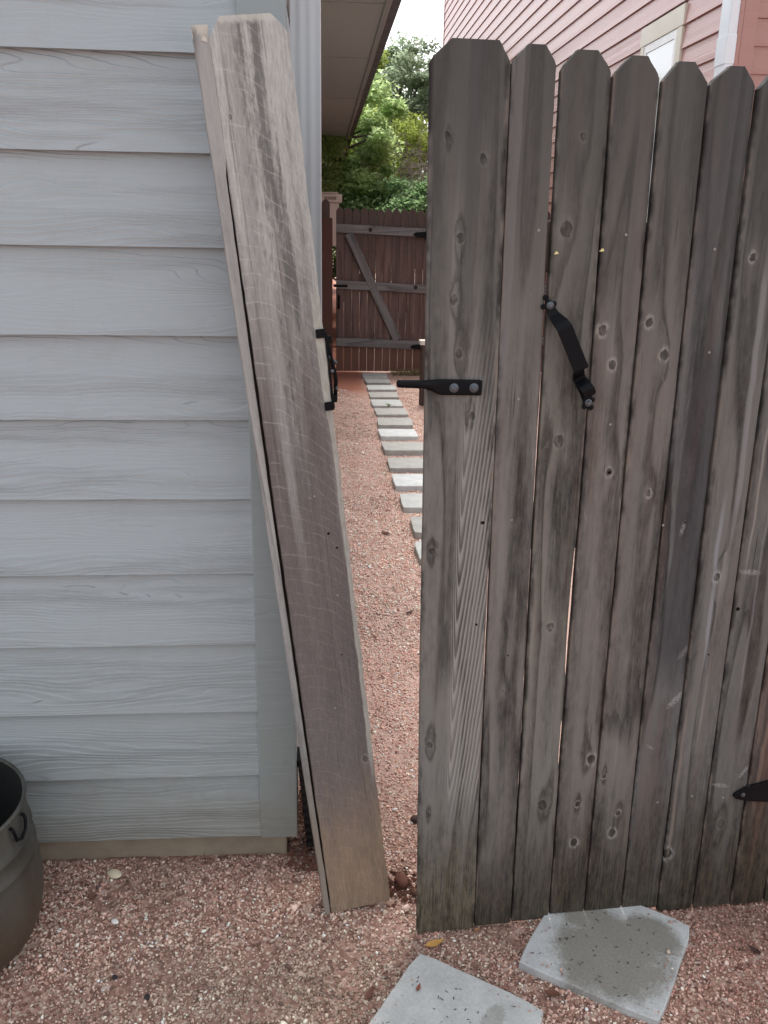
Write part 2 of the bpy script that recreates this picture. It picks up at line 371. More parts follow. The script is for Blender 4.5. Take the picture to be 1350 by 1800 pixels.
PWL = PW * np.array([1.3, .8, 1.7, .5, 1.2, .4, .8, .8, .4]); PWL /= PWL.sum()
o2 = scatter('gravel', midp, .0048, OCT, OCF, .001, pal=PWL, dark=lambda xy, c: np.minimum(c * np.array([1.85, 1.80, 1.80]) + .02, .86) * (1 - .22 * np.clip(pat(xy, 2.1, 1.) + .2, 0, 1)[:, None]))  # alley light put into the stone colours
tag(o2, 'pink granite gravel with painted-in brightness in the alley beyond the gate', 'gravel', kind='stuff')

# ------------------------------------------------------------------ grey house
def siding_mat(name, col, rings=13., dist=.0015, vary=.05):
    m = NM(name); o = m.tc.outputs['Object']; X, Y, Z = m.xyz(o); rv = m.rand()
    Xs = m.add(X, m.mul(rv, 43.)); Zs = m.add(Z, m.mul(rv, 5.))
    p = m.comb(m.mul(Xs, 1.9), 0., m.mul(Zs, 12))
    F = m.add(m.mul(Zs, 92. * rings / 13.), m.mul(m.noise(p, 1, 2, .42, .15), rings * .95))
    F = m.add(F, m.mul(m.noise(m.comb(m.mul(Xs, 16), 0., m.mul(Zs, 55)), 1, 2, .5), .55))
    fr = m.math('FRACT', F); ln = m.mul(m.ss(fr, 0, .8), m.ss(fr, .84, 1, 1, 0))
    amp = m.ss(m.noise(m.comb(m.mul(Xs, .9), 3., m.mul(Zs, 16)), 1, 2, .5), .36, .60, .10, .9)
    fine = m.noise(m.comb(m.mul(Xs, 14), 0., m.mul(Zs, 520)), 1, 2, .55)
    pore = m.noise(o, 420, 2, .6)
    h = m.add(m.mul(m.mul(ln, amp), 1.0), m.add(m.mul(fine, .32), m.mul(pore, .12)))
    c = m.mix(m.noise(o, 1.6, 3, .6), tuple(x * (1 - vary) for x in col), tuple(x * (1 + vary) for x in col))
    c = m.mix(m.mul(m.mul(m.ss(fr, .86, .97), amp), .24), c, tuple(x * .35 for x in col))
    c = m.mix(m.ss(m.noise(o, 260, 2, .5), .73, .78, 0, .35), c, (.06, .055, .05))
    if name.startswith('grey'):
        dr_ = m.noise(m.comb(m.mul(X, 38), 0., m.mul(Z, 2.2)), 1, 3, .6); c = m.mix(m.ss(dr_, .60, .78, 0, .16), c, (.20, .20, .18))
        c = m.mix(m.ss(m.noise(m.vadd(o, (3, 1, 7)), 5, 5, .7), .52, .75, 0, .22), c, (.26, .27, .25))
        wz = m.xyz(m.tc.outputs['Object'])[2]
        ge = m.t.nodes.new('ShaderNodeNewGeometry'); gz = m.xyz(ge.outputs['Position'])[2]
        sp = m.add(gz, m.mul(m.sub(m.noise(ge.outputs['Position'], 9, 4, .65), .5), .30))
        c = m.mix(m.ss(sp, .1, .95, .32, 0), c, (.22, .22, .18))
        c = m.mix(m.ss(sp, .05, .30, .45, 0), c, (.20, .175, .125))       # soil splashed up from the ground
    return m.done(c, .55 if name.startswith('grey') else .34, m.bump(h, dist, 1.15), .35 if name.startswith('grey') else .7)
GREY = (.348, .398, .425)
SID = siding_mat('grey_painted_siding', GREY)
TRIM = siding_mat('grey_painted_trim', (.275, .318, .33), 5., .0007)
CONC = simple('stained_foundation_concrete', (.27, .225, .17), .9, .2, 0, .4, 40, .002)
house = empty('grey_house', 'grey lap sided house with corner board and gravel at its foot', 'house', (-.8, 1.86, 0))
HX, HY = -.8, 1.86
def hb(): return MB()
EX = .1738; Z0 = .068; YW = 1.852
def lap_board(width, mat, parent, loc, rot=None, name='siding_board', wob=0):
    # profile: lower edge stands proud, upper edge tucks under the next board
    H_ = EX + .028; n = 14; b = MB(); rg = []
    for i in range(n + 1):
        x = width * i / n; q = rnd.uniform(-1, 1) * wob
        rg.append([(x, -.0085, q), (x, .0072, q), (x, .0165, H_), (x, .0100, H_)])
    b.rings(rg); return b.build(name, mat, parent, loc=loc, rot=rot)
TOPZ = 2.8; nb = int((TOPZ - Z0) / EX)
for k in range(nb):
    z = Z0 + EX * k
    lap_board(1.8, SID, house, (-1.953 - HX, YW - HY, z), wob=.0007)
# corner board, wall, foundation
MB().box(-.1525 - HX, -.0635 - HX, YW - .013 - HY, YW + .011 - HY, .064, TOPZ).build('corner_board', TRIM, house, bevel=.0025)
MB().box(-.076 - HX, -.0630 - HX, YW + .0115 - HY, YW + .09 - HY, .066, TOPZ).build('corner_board', TRIM, house, bevel=.002)
MB().box(-4 - HX, -.086 - HX, YW + .0185 - HY, 18.6 - HY, .09, TOPZ + .02).build('wall', simple('grey_wall_sheathing', (.3, .31, .31), .8), house)
b = MB(); n = 40
b.box(-4 - HX, -.090 - HX, YW + .017 - HY, 18.4 - HY, -.3, .088)
b.build('foundation', CONC, house, bevel=.006)
# side wall boards (long, seen edge on past the downspout)
for k in range(nb):
    z = Z0 + EX * k
    bb = MB(); H_ = EX + .028
    bb.rings([[(0, 0, 0), (-.0072, 0, 0), (-.0165, 0, H_), (-.01, 0, H_)], [(0, 16.4, 0), (-.0072, 16.4, 0), (-.0165, 16.4, H_), (-.01, 16.4, H_)]])
    bb.build('siding_board', SID, house, loc=(-.0655 - HX, YW + .092 - HY, z))
# eave: soffit panels, fascia, gutter
SOFZ = 2.70
SOFM = simple('pale_tan_soffit', (.30, .325, .30), .7, .2, 0, .06, 6, .0004)
SOFT = simple('taupe_trim_paint', (.25, .255, .24), .6, .3, 0, .08, 8, .0004)
GUT = simple('brown_grey_gutter', (.10, .095, .10), .5, .4, 0, .1, 20, .0003)
Ys = [2.0, 3.9, 5.56, 7.24, 9.4, 11.6, 14.0, 16.2, 18.25]
for a, c_ in zip(Ys[:-1], Ys[1:]):
    MB().box(-.048 - HX, .365 - HX, a + .007 - HY, c_ - .007 - HY, SOFZ, SOFZ + .012).build('soffit_panel', SOFM, house)
MB().box(.365 - HX, .402 - HX, 1.78 - HY, 18.25 - HY, SOFZ - .012, SOFZ + .17).build('fascia', SOFT, house, bevel=.003)
MB().box(-.046 - HX, .38 - HX, 2.0 - HY, 18.2 - HY, SOFZ + .016, SOFZ + .03).build('soffit_backing', GUT, house)
b = MB(); pr_ = [(.405, .02), (.41, -.002), (.455, -.006), (.468, .03), (.468, .05), (.482, .09), (.482, .112), (.474, .112), (.474, .093), (.46, .055), (.45, .005), (.414, .008), (.411, .11), (.404, .11)]
b.rings([[(x - HX, 1.72 - HY, SOFZ + .01 + z) for x, z in pr_], [(x - HX, 18.3 - HY, SOFZ + .01 + z) for x, z in pr_]]); b.build('gutter', GUT, house)
b = MB(); b.add([(.46 - HX, 1.70 - HY, SOFZ + .14), (.46 - HX, 18.5 - HY, SOFZ + .14), (-2.1 - HX, 18.5 - HY, 4.2), (-2.1 - HX, 1.70 - HY, 4.2),
                 (-4.3 - HX, 18.5 - HY, 2.85), (-4.3 - HX, 1.7 - HY, 2.85), (.46 - HX, 1.70 - HY, SOFZ + .165), (.46 - HX, 18.5 - HY, SOFZ + .165), (-2.1 - HX, 18.5 - HY, 4.225), (-2.1 - HX, 1.70 - HY, 4.225)],
      [(0, 1, 2, 3), (3, 2, 4, 5), (6, 9, 8, 7), (0, 6, 7, 1), (0, 3, 9, 6), (1, 7, 8, 2)])
b.build('roof', simple('brown_shingle_roof', (.12, .10, .09), .9, .2, 0, .4, 60, .003), house)
b = MB(); b.add([(.0 - HX, YW + .02 - HY, TOPZ - .1), (-2.1 - HX, YW + .02 - HY, 4.15), (-4.1 - HX, YW + .02 - HY, TOPZ - .1)], [(0, 1, 2)]); b.build('gable_wall', SID, house)
# white downspout running down the corner, with fluted face
b = MB(); x0, x1, y0, y1 = -.058, .0015, 1.962, 2.035
prof = []
nfl = 3
for i in range(nfl * 8 + 1):
    t = i / (nfl * 8); prof.append((x0 + (x1 - x0) * t, y0 + -.0006 * math.cos(t * nfl * 2 * math.pi)))
prof += [(x1 + .0015, y0 + .02), (x1 - .0010, y0 + .036), (x1 + .0015, y0 + .053), (x1, y1), (x0, y1)]
zz = [.30, .9, 1.5, 2.1, 2.66]
b.rings([[(x - HX, y - HY, z) for x, y in prof] for z in zz])
WHT = simple('blue_white_downspout_paint', (.50, .53, .55), .4, .5, 0, .05, 10, .0003)
ds = b.build('downspout', WHT, house)
b = MB(); b.tube([(-.028 - HX, 2.0 - HY, 2.665), (-.02 - HX, 2.0 - HY, 2.69), (.43 - HX, 2.0 - HY, 2.694)], .032, 10); b.build('downspout_elbow', WHT, ds, smooth=True)
b = MB(); b.box(-.062 - HX, .004 - HX, 1.955 - HY, 2.042 - HY, 1.0, 1.022); b.build('strap', WHT, ds, bevel=.001)
# far downspout elbow at the end of the eave
b = MB(); b.tube([(.43 - HX, 18.15 - HY, SOFZ), (.43 - HX, 18.15 - HY, SOFZ - .10), (.36 - HX, 18.15 - HY, SOFZ - .17), (.08 - HX, 18.15 - HY, SOFZ - .26), (.03 - HX, 18.15 - HY, SOFZ - .33), (.03 - HX, 18.15 - HY, 0)], .036, 8)
b.build('downspout', simple('brown_downspout', (.07, .055, .045), .5), house, smooth=True)
# black plastic outlet at the foot of the downspout, standing free and tipped
bk = empty('downspout_extension', 'black plastic downspout extension tipped behind the foot of the leaning boards', 'pipe', (-.0125, 1.900, 0), (0, R(-4.5), R(3)))
b = MB(); rg = []
for i, z in enumerate(np.linspace(-.02, .262, 26)):
    e = .0018 if i % 2 else 0
    rg.append([(-.028 - e, -.03 - e, z), (.03 + e, -.03 - e, z), (.03 + e, .03 + e, z), (-.028 - e, .03 + e, z)])
b.rings(rg); b.build('tube', simple('black_plastic', (.006, .006, .007), .45, .4), bk)
MB().box(-.031, .033, -.030, .030, .246, .268).build('collar', simple('black_plastic_rim', (.008, .008, .009), .4, .4), bk, bevel=.002)

# ------------------------------------------------------------------ leaning post of boards
bp = Vector((.0875, 1.668, 0.0)); tp = Vector((-.123, 1.712, 1.833)); ax = (tp - bp).normalized()
wx = Vector((.985, .135, 0)); wx = (wx - wx.dot(ax) * ax).normalized(); wy = ax.cross(wx)
SMX = Matrix((wx, wy, ax)).transposed().to_4x4(); SMX.translation = bp
post = empty('leaning_post', 'pale rough sawn dog-eared fence board leaning left against the grey house corner', 'post')
post.matrix_world = SMX; SL = 1.858
def stake_extra(m, col, X, Z, Xs, Zs):
    nz = lambda a, c_, s=0., d=3: m.noise(m.comb(m.mul(m.add(X, s), a), 0., m.mul(Z, c_)), 1, d, .6)
    base_mid = m.mix(nz(30, 2.5), (.084, .071, .069), (.215, .185, .178))
    pale = m.mix(nz(45, 4., 3.), (.33, .335, .325), (.58, .585, .56))
    zz_ = m.add(Z, m.mul(m.sub(nz(24, 1.6, 1.), .5), 1.15))
    c = m.mix(m.ss(zz_, .95, 1.75), base_mid, pale)
    # dark wet streaks near the middle of the upper half
    st = m.mul(m.ss(m.add(m.mul(nz(36, 2.6, 5.), .75), m.mul(nz(150, 50, 2.), .25)), .44, .58), m.mul(m.ss(Z, .8, 1.3), m.ss(m.math('ABSOLUTE', m.sub(X, .008)), .022, .060, 1, 0)))
    c = m.mix(m.mul(st, .75), c, (.075, .074, .072))
    st2 = m.mul(m.ss(nz(70, 1.1, 8.), .56, .66), m.ss(Z, .3, .9)); c = m.mix(m.mul(st2, .5), c, (.085, .072, .070))
    # unweathered stripes where other boards once lay
    wv = m.mul(m.sub(nz(2, 14, 2., 2), .5), .008)
    xa = m.add(X, m.add(wv, m.mul(m.sub(Z, 1.3), .016)))
    s1 = m.mul(m.mul(m.ss(xa, -.047, -.040), m.ss(xa, -.030, -.022, 1, 0)), m.mul(m.ss(Z, .75, 1.05), 1.))
    c = m.mix(m.mul(s1, .6), c, (.33, .325, .315))
    s4 = m.mul(m.ss(nz(60, .9, 4.), .57, .63), m.mul(m.ss(Z, .55, .95), m.ss(Z, 1.25, 1.5, 1, 0))); c = m.mix(m.mul(s4, .5), c, (.28, .26, .25))
    xb = m.add(m.add(X, m.mul(wv, .9)), m.mul(m.sub(nz(1, 90, 5., 2), .5), .003))
    edge = m.sub(.0585, m.mul(m.ss(Z, 1.08, 1.22), .007))
    s2 = m.mul(m.ss(m.sub(xb, edge), 0, .0022), m.mul(m.ss(Z, .28, .42), m.ss(Z, 1.36, 1.41, 1, 0)))
    c = m.mix(m.mul(s2, .85), c, m.mix(nz(40, 9, 6.), (.36, .35, .31), (.54, .53, .48)))
    s3 = m.mul(m.ss(m.add(X, m.mul(wv, 1.5)), .055, .062), m.ss(Z, .05, .3)); c = m.mix(m.mul(m.mul(s3, m.ss(Z, .35, .2)), .6), c, (.34, .26, .17))
    # tan wet foot
    fz = m.add(Z, m.mul(m.sub(nz(30, 8, 7.), .5), .28))
    c = m.mix(m.ss(fz, .08, .42, .78, 0), c, m.mix(nz(60, 9, 1.), (.17, .112, .068), (.47, .325, .21)))
    # circular saw marks, curved light lines across the board
    q = m.add(X, .07)
    s = m.add(m.mul(Z, 37.), m.add(m.mul(m.mul(q, q), 150.), m.mul(q, 4.)))
    s = m.add(s, m.mul(nz(6, 4, 9., 3), 2.6)); sf = m.math('FRACT', s)
    mark = m.mul(m.mul(m.ss(sf, .0, .07), m.ss(sf, .08, .17, 1, 0)), m.ss(nz(22, 30, 2.5, 3), .36, .62))
    s_ = m.add(m.mul(Z, 95.), m.add(m.mul(m.mul(q, q), 300.), m.mul(q, 22))); sf2 = m.math('FRACT', s_)
    mark2 = m.mul(m.ss(sf2, .6, 1.), m.ss(nz(30, 30, 6.5, 2), .5, .7))
    c = m.mix(m.mul(mark, m.ss(Z, .5, 1.6, .10, .42)), c, (.56, .555, .54))
    c = m.mix(m.mul(mark2, .10), c, (.38, .37, .35))
    sx = m.noise(m.comb(m.mul(X, 900), 0., m.mul(Z, 260)), 1, 2, .6); c = m.mix(m.mul(m.ss(sx, .4, .8), .20), c, (.46, .445, .42))
    ck = m.ss(m.noise(m.comb(m.mul(X, 190), 0., m.mul(Z, 2.6)), 1, 3, .6), .68, .76)
    c = m.mix(m.mul(ck, .55), c, (.06, .052, .05))
    fz2 = m.noise(m.comb(m.mul(X, 260), 0., m.mul(Z, 30)), 1, 4, .75); c = m.mix(m.mul(m.ss(fz2, .35, .65, 1, 0), .28), c, (.05, .045, .043))
    # grazed bright wood along the top
    c = m.mix(m.ss(m.add(Z, m.mul(nz(50, 30), .03)), 1.858, 1.868, 0, .75), c, (.50, .50, .46))
    return c
def board_loft(rows, thick, ch=.002, bow=None):
    """rows: (z, xl, xr); front face at y=0, back at y=thick"""
    rg = []
    for (z, xl, xr) in rows:
        yo = bow(z) if bow else 0
        c_ = min(ch, (xr - xl) * .2)
        rg.append([(xl + c_, yo, z), ((xl + xr) / 2, yo, z), (xr - c_, yo, z), (xr, yo + c_, z), (xr, yo + thick - c_, z), (xr - c_, yo + thick, z), (xl + c_, yo + thick, z), (xl, yo + thick - c_, z), (xl, yo + c_, z)])
    b_ = MB(); b_.rings(rg); return b_
STAKE = wood('rough_sawn_cedar', (.12, .1, .1), (.25, .2, .2), 1., [(.051, .381, .006), (-.052, 1.70, .0035)], rings=5, extra=stake_extra, rough=.9, halo=.3)
rows = []
for i in range(90):
    z = SL * i / 89 - .0
    j = rnd.uniform(-1, 1) * .0007
    edge = .0006 * math.sin(z * 31) + rnd.uniform(-1, 1) * .0008
    rows.append((z, -.0695 + j, .0695 + edge))
rows = [r for r in rows if r[0] < SL - .034] + [(SL - .034, -.0695, .069), (SL - .018, -.060, .058), (SL - .003, -.050, .044), (SL, -.047, .040)]
board_loft(rows, .017, .0018, lambda z: .003 * math.sin(z * 2.1)).build('front_board', STAKE, post)
# narrow board set on edge at the left, seen end-grain thin, with a broken top
STK2 = wood('weathered_board_edge', (.12, .118, .114), (.34, .34, .33), 5., rings=7, extra=lambda m, c, X, Z, Xs, Zs: m.mix(m.ss(m.add(Z, m.mul(m.noise(m.comb(m.mul(Xs, 60), 0., m.mul(Zs, 20)), 1, 3, .6), .08)), 1.86, 1.88, 0, .85), m.mix(m.ss(Z, .5, .15, 0, .6), c, (.20, .14, .09)), (.52, .50, .44)), rough=.9)
rows = []
for i in range(70):
    z = -.016 + (SL + .004) * i / 69
    gap = .0034 * math.sin(min(1, max(0, (1.62 - z) / 1.5)) * math.pi) ** .6 if 0.05 < z < 1.62 else 0
    rows.append((z, -.0850 - .0105 * max(0, z / 1.85) ** 1.6 + rnd.uniform(-1, 1) * .0005 - gap * .5, -.0722 - gap + rnd.uniform(-1, 1) * .0004 + .004 * (z > 1.62)))
b = board_loft(rows, .045, .0015)
b.build('side_board', STK2, post, loc=(0, -.002, 0))
b = MB(); b.add([(-.0965, .0, 1.826), (-.086, -.001, 1.826), (-.080, .012, 1.826), (-.094, .014, 1.826), (-.0975, .001, 1.838), (-.087, .000, 1.846), (-.081, .012, 1.835), (-.095, .013, 1.843)],
                [(0, 1, 5, 4), (1, 2, 6, 5), (2, 3, 7, 6), (3, 0, 4, 7), (4, 5, 6, 7)])
b.add([(-.083, -.003, 1.822), (-.073, -.003, 1.818), (-.068, .006, 1.828), (-.0735, -.001, 1.836), (-.074, .008, 1.82)], [(0, 1, 3), (1, 2, 3), (2, 4, 3), (4, 0, 3)])
b.build('splinter', simple('fresh_split_wood', (.50, .47, .41), .9, .1, 0, .3, 300, .001), post)
# 2x4 behind the front board, near-black colour paints the shade in the gap
MB().box(-.0782, .030, .0215, .0595, .02, 1.70).build('stud', wood('gap_shade_stud', (.018, .014, .012), (.05, .04, .035), 8.), post, bevel=.003)
# screws and holes
scr = MB().disc((0, 0, 0), .0028, .0014).build('screw', NAIL, post, loc=(.034, .0022, .775))
for (x, z) in ((-.056, 1.786), (-.001, .519), (.012, .993), (.026, 1.397), (.020, 1.60)):
    copy_part(scr, post, (x, .0022, z))
for (x, z, r) in ((.031, .911, .0028), (.045, .878, .0022), (-.031, 1.643, .0030), (.045, 1.736, .0036), (.028, .64, .0016)):
    MB().disc((0, 0, 0), r, .0006).build('hole', HOLE, post, loc=(x, .0024, z))
# gravity latch on the right edge
lt = MB(); lt.box(-.0005, .0032, -.0015, .052, -.072, .076); lt.box(-.0005, .013, .006, .026, .052, .066); lt.box(-.0005, .010, .004, .028, -.062, -.050)
latch = lt.build('latch_plate', STEEL, post, bevel=.0008, loc=(.0705, .0005, 1.2365))
def tabm():
    return MB().box(-.0175, .0010, -.0046, -.0012, -.0085, .0085)
tabm().build('tab', STEEL, latch, bevel=.0008, loc=(0, 0, .0735)); tabm().build('tab', STEEL, latch, bevel=.0008, loc=(.0005, 0, -.0665))
b = MB()
P_ = [(.003, .010, .070), (.005, .008, .052), (.008, .008, .030), (.012, .008, .002), (.0135, .010, -.022), (.011, .012, -.040), (.009, .014, -.060)]
b.rings([[(x - .0022, y, z), (x + .0028, y, z), (x + .0028, y + .020, z), (x - .0022, y + .020, z)] for x, y, z in P_]); b.build('lever', STEEL, latch, bevel=.0006)
MB().tube([(.0, .012, .030), (.018, .012, .012)], .0035, 8).build('pin', BOLT, latch)
MB().disc((0, 0, 0), .0035, .003).build('bolt', BOLT, latch, loc=(.006, -.001, .0))
MB().disc((0, 0, 0), .0028, .003).build('bolt', BOLT, latch, loc=(.011, .001, -.034))

# ------------------------------------------------------------------ near gate
GP = Vector((.211, 1.581, 0)); yaw = math.atan2(1.636 - 1.581, 1.049 - .211)
gate = empty('wooden_gate', 'large weathered grey dog-eared picket gate with black latch bar and pull', 'gate', GP, (0, 0, yaw))
# (bottom left u, bottom right u, bottom z, top left u, chamfer left, chamfer right, top right u, shoulder z left, top z, shoulder z right)
PK = [(-.002, .1275, .001, -.031, .002, .084, .1035, 1.762, 1.796, 1.767),
      (.1300, .2135, .005, .1055, .131, .163, .1855, 1.768, 1.793, 1.765),
      (.2160, .3015, .009, .1905, .215, .254, .2785, 1.761, 1.788, 1.757),
      (.3050, .3855, .020, .2820, .309, .341, .3650, 1.755, 1.783, 1.752),
      (.3885, .4745, .020, .3690, .393, .425, .4510, 1.748, 1.777, 1.748),
      (.4775, .5625, .012, .4550, .486, .516, .5385, 1.749, 1.774, 1.745),
      (.5655, .6505, .001, .5430, .566, .602, .6240, 1.742, 1.770, 1.742),
      (.6535, .7430, .003, .6280, .654, .690, .7160, 1.742, 1.769, 1.738),
      (.7465, .8270, .001, .7200, .744, .780, .8040, 1.738, 1.766, 1.738),
      (.8305, .9140, .002, .8080, .832, .866, .8900, 1.737, 1.764, 1.736),
      (.9175, 1.000, .003, .8940, .918, .952, .9760, 1.736, 1.762, 1.735)]
KN = [(.002, 1.648, .006), (.064, 1.615, .008), (.023, 1.383, .009), (.03, 1.487, .006), (.037, 1.288, .006), (.066, 1.175, .007), (.0955, .965, .004), (.0, .911, .006), (.010, .482, .006), (.012, .31, .006),
      (.219, 1.505, .0105), (.237, 1.655, .005), (.236, 1.125, .011), (.249, .74, .010), (.264, .316, .011), (.303, 1.331, .008), (.328, 1.267, .010), (.39, 1.345, .008), (.426, 1.286, .009),
      (.342, 1.061, .006), (.426, 1.018, .005), (.574, 1.462, .008), (.593, .836, .010), (.366, .422, .009), (.399, .377, .006), (.432, .228, .009), (.345, .31, .006), (.345, .21, .008), (.16, .60, .004), (.57, .16, .010), (.69, .23, .009), (.50, 1.06, .006), (.44, .28, .006)]
def smear(cx, cz, r, ang, amt=.5, colr=(.30, .30, .30)):
    def g_(m, col, X, Z, Xs, Zs):
        ca, sa = math.cos(ang), math.sin(ang)
        a = m.sub(X, cx); c_ = m.sub(Z, cz)
        u = m.add(m.mul(a, ca), m.mul(c_, sa)); v = m.sub(m.mul(c_, ca), m.mul(a, sa))
        d_ = m.add(m.mul(m.mul(u, u), 1 / (r * r)), m.mul(m.mul(v, v), 1 / (r * r * .07)))
        nn = m.noise(m.comb(m.mul(X, 160), 0., m.mul(Z, 160)), 1, 2, .6)
        return m.mix(m.mul(m.mul(m.ss(d_, .1, 1.1, 1, 0), m.ss(nn, .3, .6)), amt), col, colr)
    return g_
def bandx(x0, x1, z0, z1, amt, colr, slant=0.):
    def g_(m, col, X, Z, Xs, Zs):
        xx = m.add(m.add(X, m.mul(Z, slant)), m.mul(m.sub(m.noise(m.comb(0., 0., m.mul(Zs, 5)), 1, 2, .5), .5), .02))
        k = m.mul(m.mul(m.ss(xx, x0, x0 + .004), m.ss(xx, x1 - .004, x1, 1, 0)), m.mul(m.ss(Z, z0, z0 + .12), m.ss(Z, z1 - .12, z1, 1, 0)))
        return m.mix(m.mul(k, amt), col, colr)
    return g_
def chain(*fs):
    def g_(m, col, X, Z, Xs, Zs):
        for q in fs: col = q(m, col, X, Z, Xs, Zs)
        return col
    return g_
EXT = {0: bandx(.035, .064, 1.28, 1.9, .35, (.05, .05, .052)),
       1: bandx(-.03, .0, 1.1, 1.9, .5, (.17, .165, .165)),
       2: bandx(.066, .078, .95, 1.45, .55, (.30, .25, .21)),
       5: chain(smear(.072, .66, .030, R(52), .7), smear(.065, .545, .034, R(50), .65), smear(.020, .43, .014, R(-35), .5), bandx(.010, .085, .55, 1.35, .55, (.030, .030, .034)), bandx(.078, .09, .2, 1.3, .5, (.26, .21, .18)), smear(.03, .93, .02, R(80), .5)),
       6: chain(bandx(.034, .046, .60, 1.05, .55, (.27, .28, .30), .02), bandx(.0, .010, .1, .6, .5, (.24, .19, .16)), bandx(.06, .075, .9, 1.5, .4, (.28, .28, .29), .02)),
       7: chain(smear(.012, .84, .028, R(-6), .6), smear(.070, .36, .02, R(60), .65), smear(.020, .33, .024, R(-12), .55), bandx(.028, .036, .5, 1.3, .4, (.25, .25, .26)), bandx(.0, .008, .8, 1.5, .6, (.30, .27, .24))),
       8: chain(bandx(.01, .024, .2, 1.2, .5, (.20, .14, .11)), smear(.04, .55, .05, R(85), .5, (.17, .10, .075)))}
pickets = []
for i, (bl, br, bz, tl, cl, cr, tr, zl, zt, zr) in enumerate(PK):
    u0 = bl
    # rows in picket space: x = u - bl
    rows = []; nrow = 64
    zs = bz + (min(zl, zr) - .002 - bz) * np.linspace(0, 1, nrow)
    ph = rnd.uniform(0, 6); am = rnd.uniform(.0006, .0014)
    for z in zs:
        t = (z - bz) / (zl - bz)
        xl = bl + (tl - bl) * t + am * math.sin(z * 4.1 + ph) * math.sin(t * math.pi) + rnd.uniform(-1, 1) * .0003
        xr = br + (tr - br) * t + am * math.sin(z * 3.3 + ph + 2) * math.sin(t * math.pi) + rnd.uniform(-1, 1) * .0003
        if i >= 1: xr -= .0006 + .0010 * t
        if i == 2 and .62 < z < .92: xr -= .0042 * math.sin((z - .62) / .3 * math.pi) ** .5
        if i == 2 and .40 < z < .52: xr -= .0025
        if i == 0 and .64 < z < .88: xr -= .0020
        if i == 1 and z > 1.25: xr -= .0028 * min(1, (z - 1.25) / .2)
        rows.append((z - bz, xl - u0, xr - u0))
    xl0, xr0 = rows[-1][1], rows[-1][2]
    for t in (.2, .4, .6, .8, .97):
        zz_ = max(zl, zr) - .002 + (zt - max(zl, zr)) * t
        rows.append((zz_ - bz, xl0 + (cl - u0 - xl0) * t + rnd.uniform(-1, 1) * .0006, xr0 + (cr - u0 - xr0) * t + rnd.uniform(-1, 1) * .0006))
    rows.append((zt - bz, rows[-1][1] + .002, rows[-1][2] - .002))
    kn = []
    for (ku, kz, kr) in KN:
        t = kz / 1.76; L = bl + (tl - bl) * t; Rr = br + (tr - br) * t
        if L < ku < Rr: kn.append((ku - u0, kz - bz, kr * rnd.uniform(.7, 1.15)))
    shade = [1.0, .98, .95, .93, .90, .74, .85, .78, .66, .7, .7][i]
    tint = [(1, 1, .98), (1.02, .99, .97), (1.02, 1.01, .95), (1.03, .98, .95), (1.01, .98, .96), (.94, .96, 1.0), (.97, .98, .98), (.96, .98, .98), (1.12, .92, .85), (1, .95, .9), (1, .95, .9)][i]
    mt = wood('weathered_picket_wood_%d' % i, tuple(a * shade * c for a, c in zip(WD, tint)), tuple(a * shade * c for a, c in zip(WL, tint)), i * 1.7 + .6, kn,
              BOT if i != 0 else (.072, .057, .036), TOP, [.25, .12, .2, .15, .15, .3, .35, .35, .25, .2, .2][i], 1.78, br - bl, rings=[6, 8, 9, 7, 8, 7, 8, 9, 7, 8, 8][i],
              red=[.06, .1, .12, .16, .14, .22, .12, .12, .45, .2, .2][i], extra=EXT.get(i), halo=.55 if 3 <= i <= 4 or i == 6 else .10, lean=(tl - bl) / 1.76, warpk=.22,
              cath=(.058, .25, 1.45) if i == 0 else None)
    yo = [0, .0012, .0005, .002, .0008, .0022, .0005, .0015, .001, 0, .001][i]; bw = rnd.uniform(-.0015, .0015); bp_ = rnd.uniform(0, 3)
    p = board_loft(rows, .0165, .0016, lambda z, yo=yo, bw=bw, bp_=bp_: yo + bw * math.sin(z * 1.9 + bp_)).build('picket', mt, gate, loc=(u0, 0, bz))
    pickets.append(p)
RW = wood('gate_rail_wood', (.05, .042, .038), (.16, .13, .115), 21., axis='x')
for z0, z1 in ((.24, .329), (.90, .989), (1.43, 1.519)):
    MB().box(.0, .985, .0215, .0595, z0, z1).build('rail', RW, gate, bevel=.003)
# splinters of foam caught in the gaps
for (u, z) in ((.2035, 1.464), (.2872, 1.470)):
    MB().add([(-.004, -.002, -.002), (.004, -.003, -.001), (.004, .006, .001), (-.003, .005, -.002), (-.001, -.001, .003), (.003, .001, .0035), (.001, .005, .0025)], [(0, 1, 5, 4), (1, 2, 6, 5), (2, 3, 6), (3, 0, 4), (4, 5, 6), (3, 4, 6)]).build('splinter', simple('yellow_splinter', (.6, .5, .25), .8), gate, loc=(u, 0, z))
nl = MB().disc((0, 0, 0), .0026, .0012).build('nail', NAIL, gate, loc=(.170, .002, 1.502))
for (u, z) in ((.131 + .022, 1.205), (.33, 1.497), (.335, 1.155), (.5, 1.475), (.515, 1.29), (.42, 1.10), (.155, .97), (.25, .96), (.62, 1.48), (.465, .95), (.53, .30), (.61, .31), (.685, .30)):
    copy_part(nl, gate, (u, .0018, z))
for (u, z, r) in ((.3425, 1.061, .0032), (.098, .966, .0034), (.096, .752, .003), (.655 - .004, .762, .004), (.51, .955, .002), (.6, .66, .002), (.072, .062, .0035), (.74, .17, .002), (.165, .68, .0018)):
    MB().disc((0, 0, 0), r, .0005).build('hole', HOLE, gate, loc=(u, .0006, z))
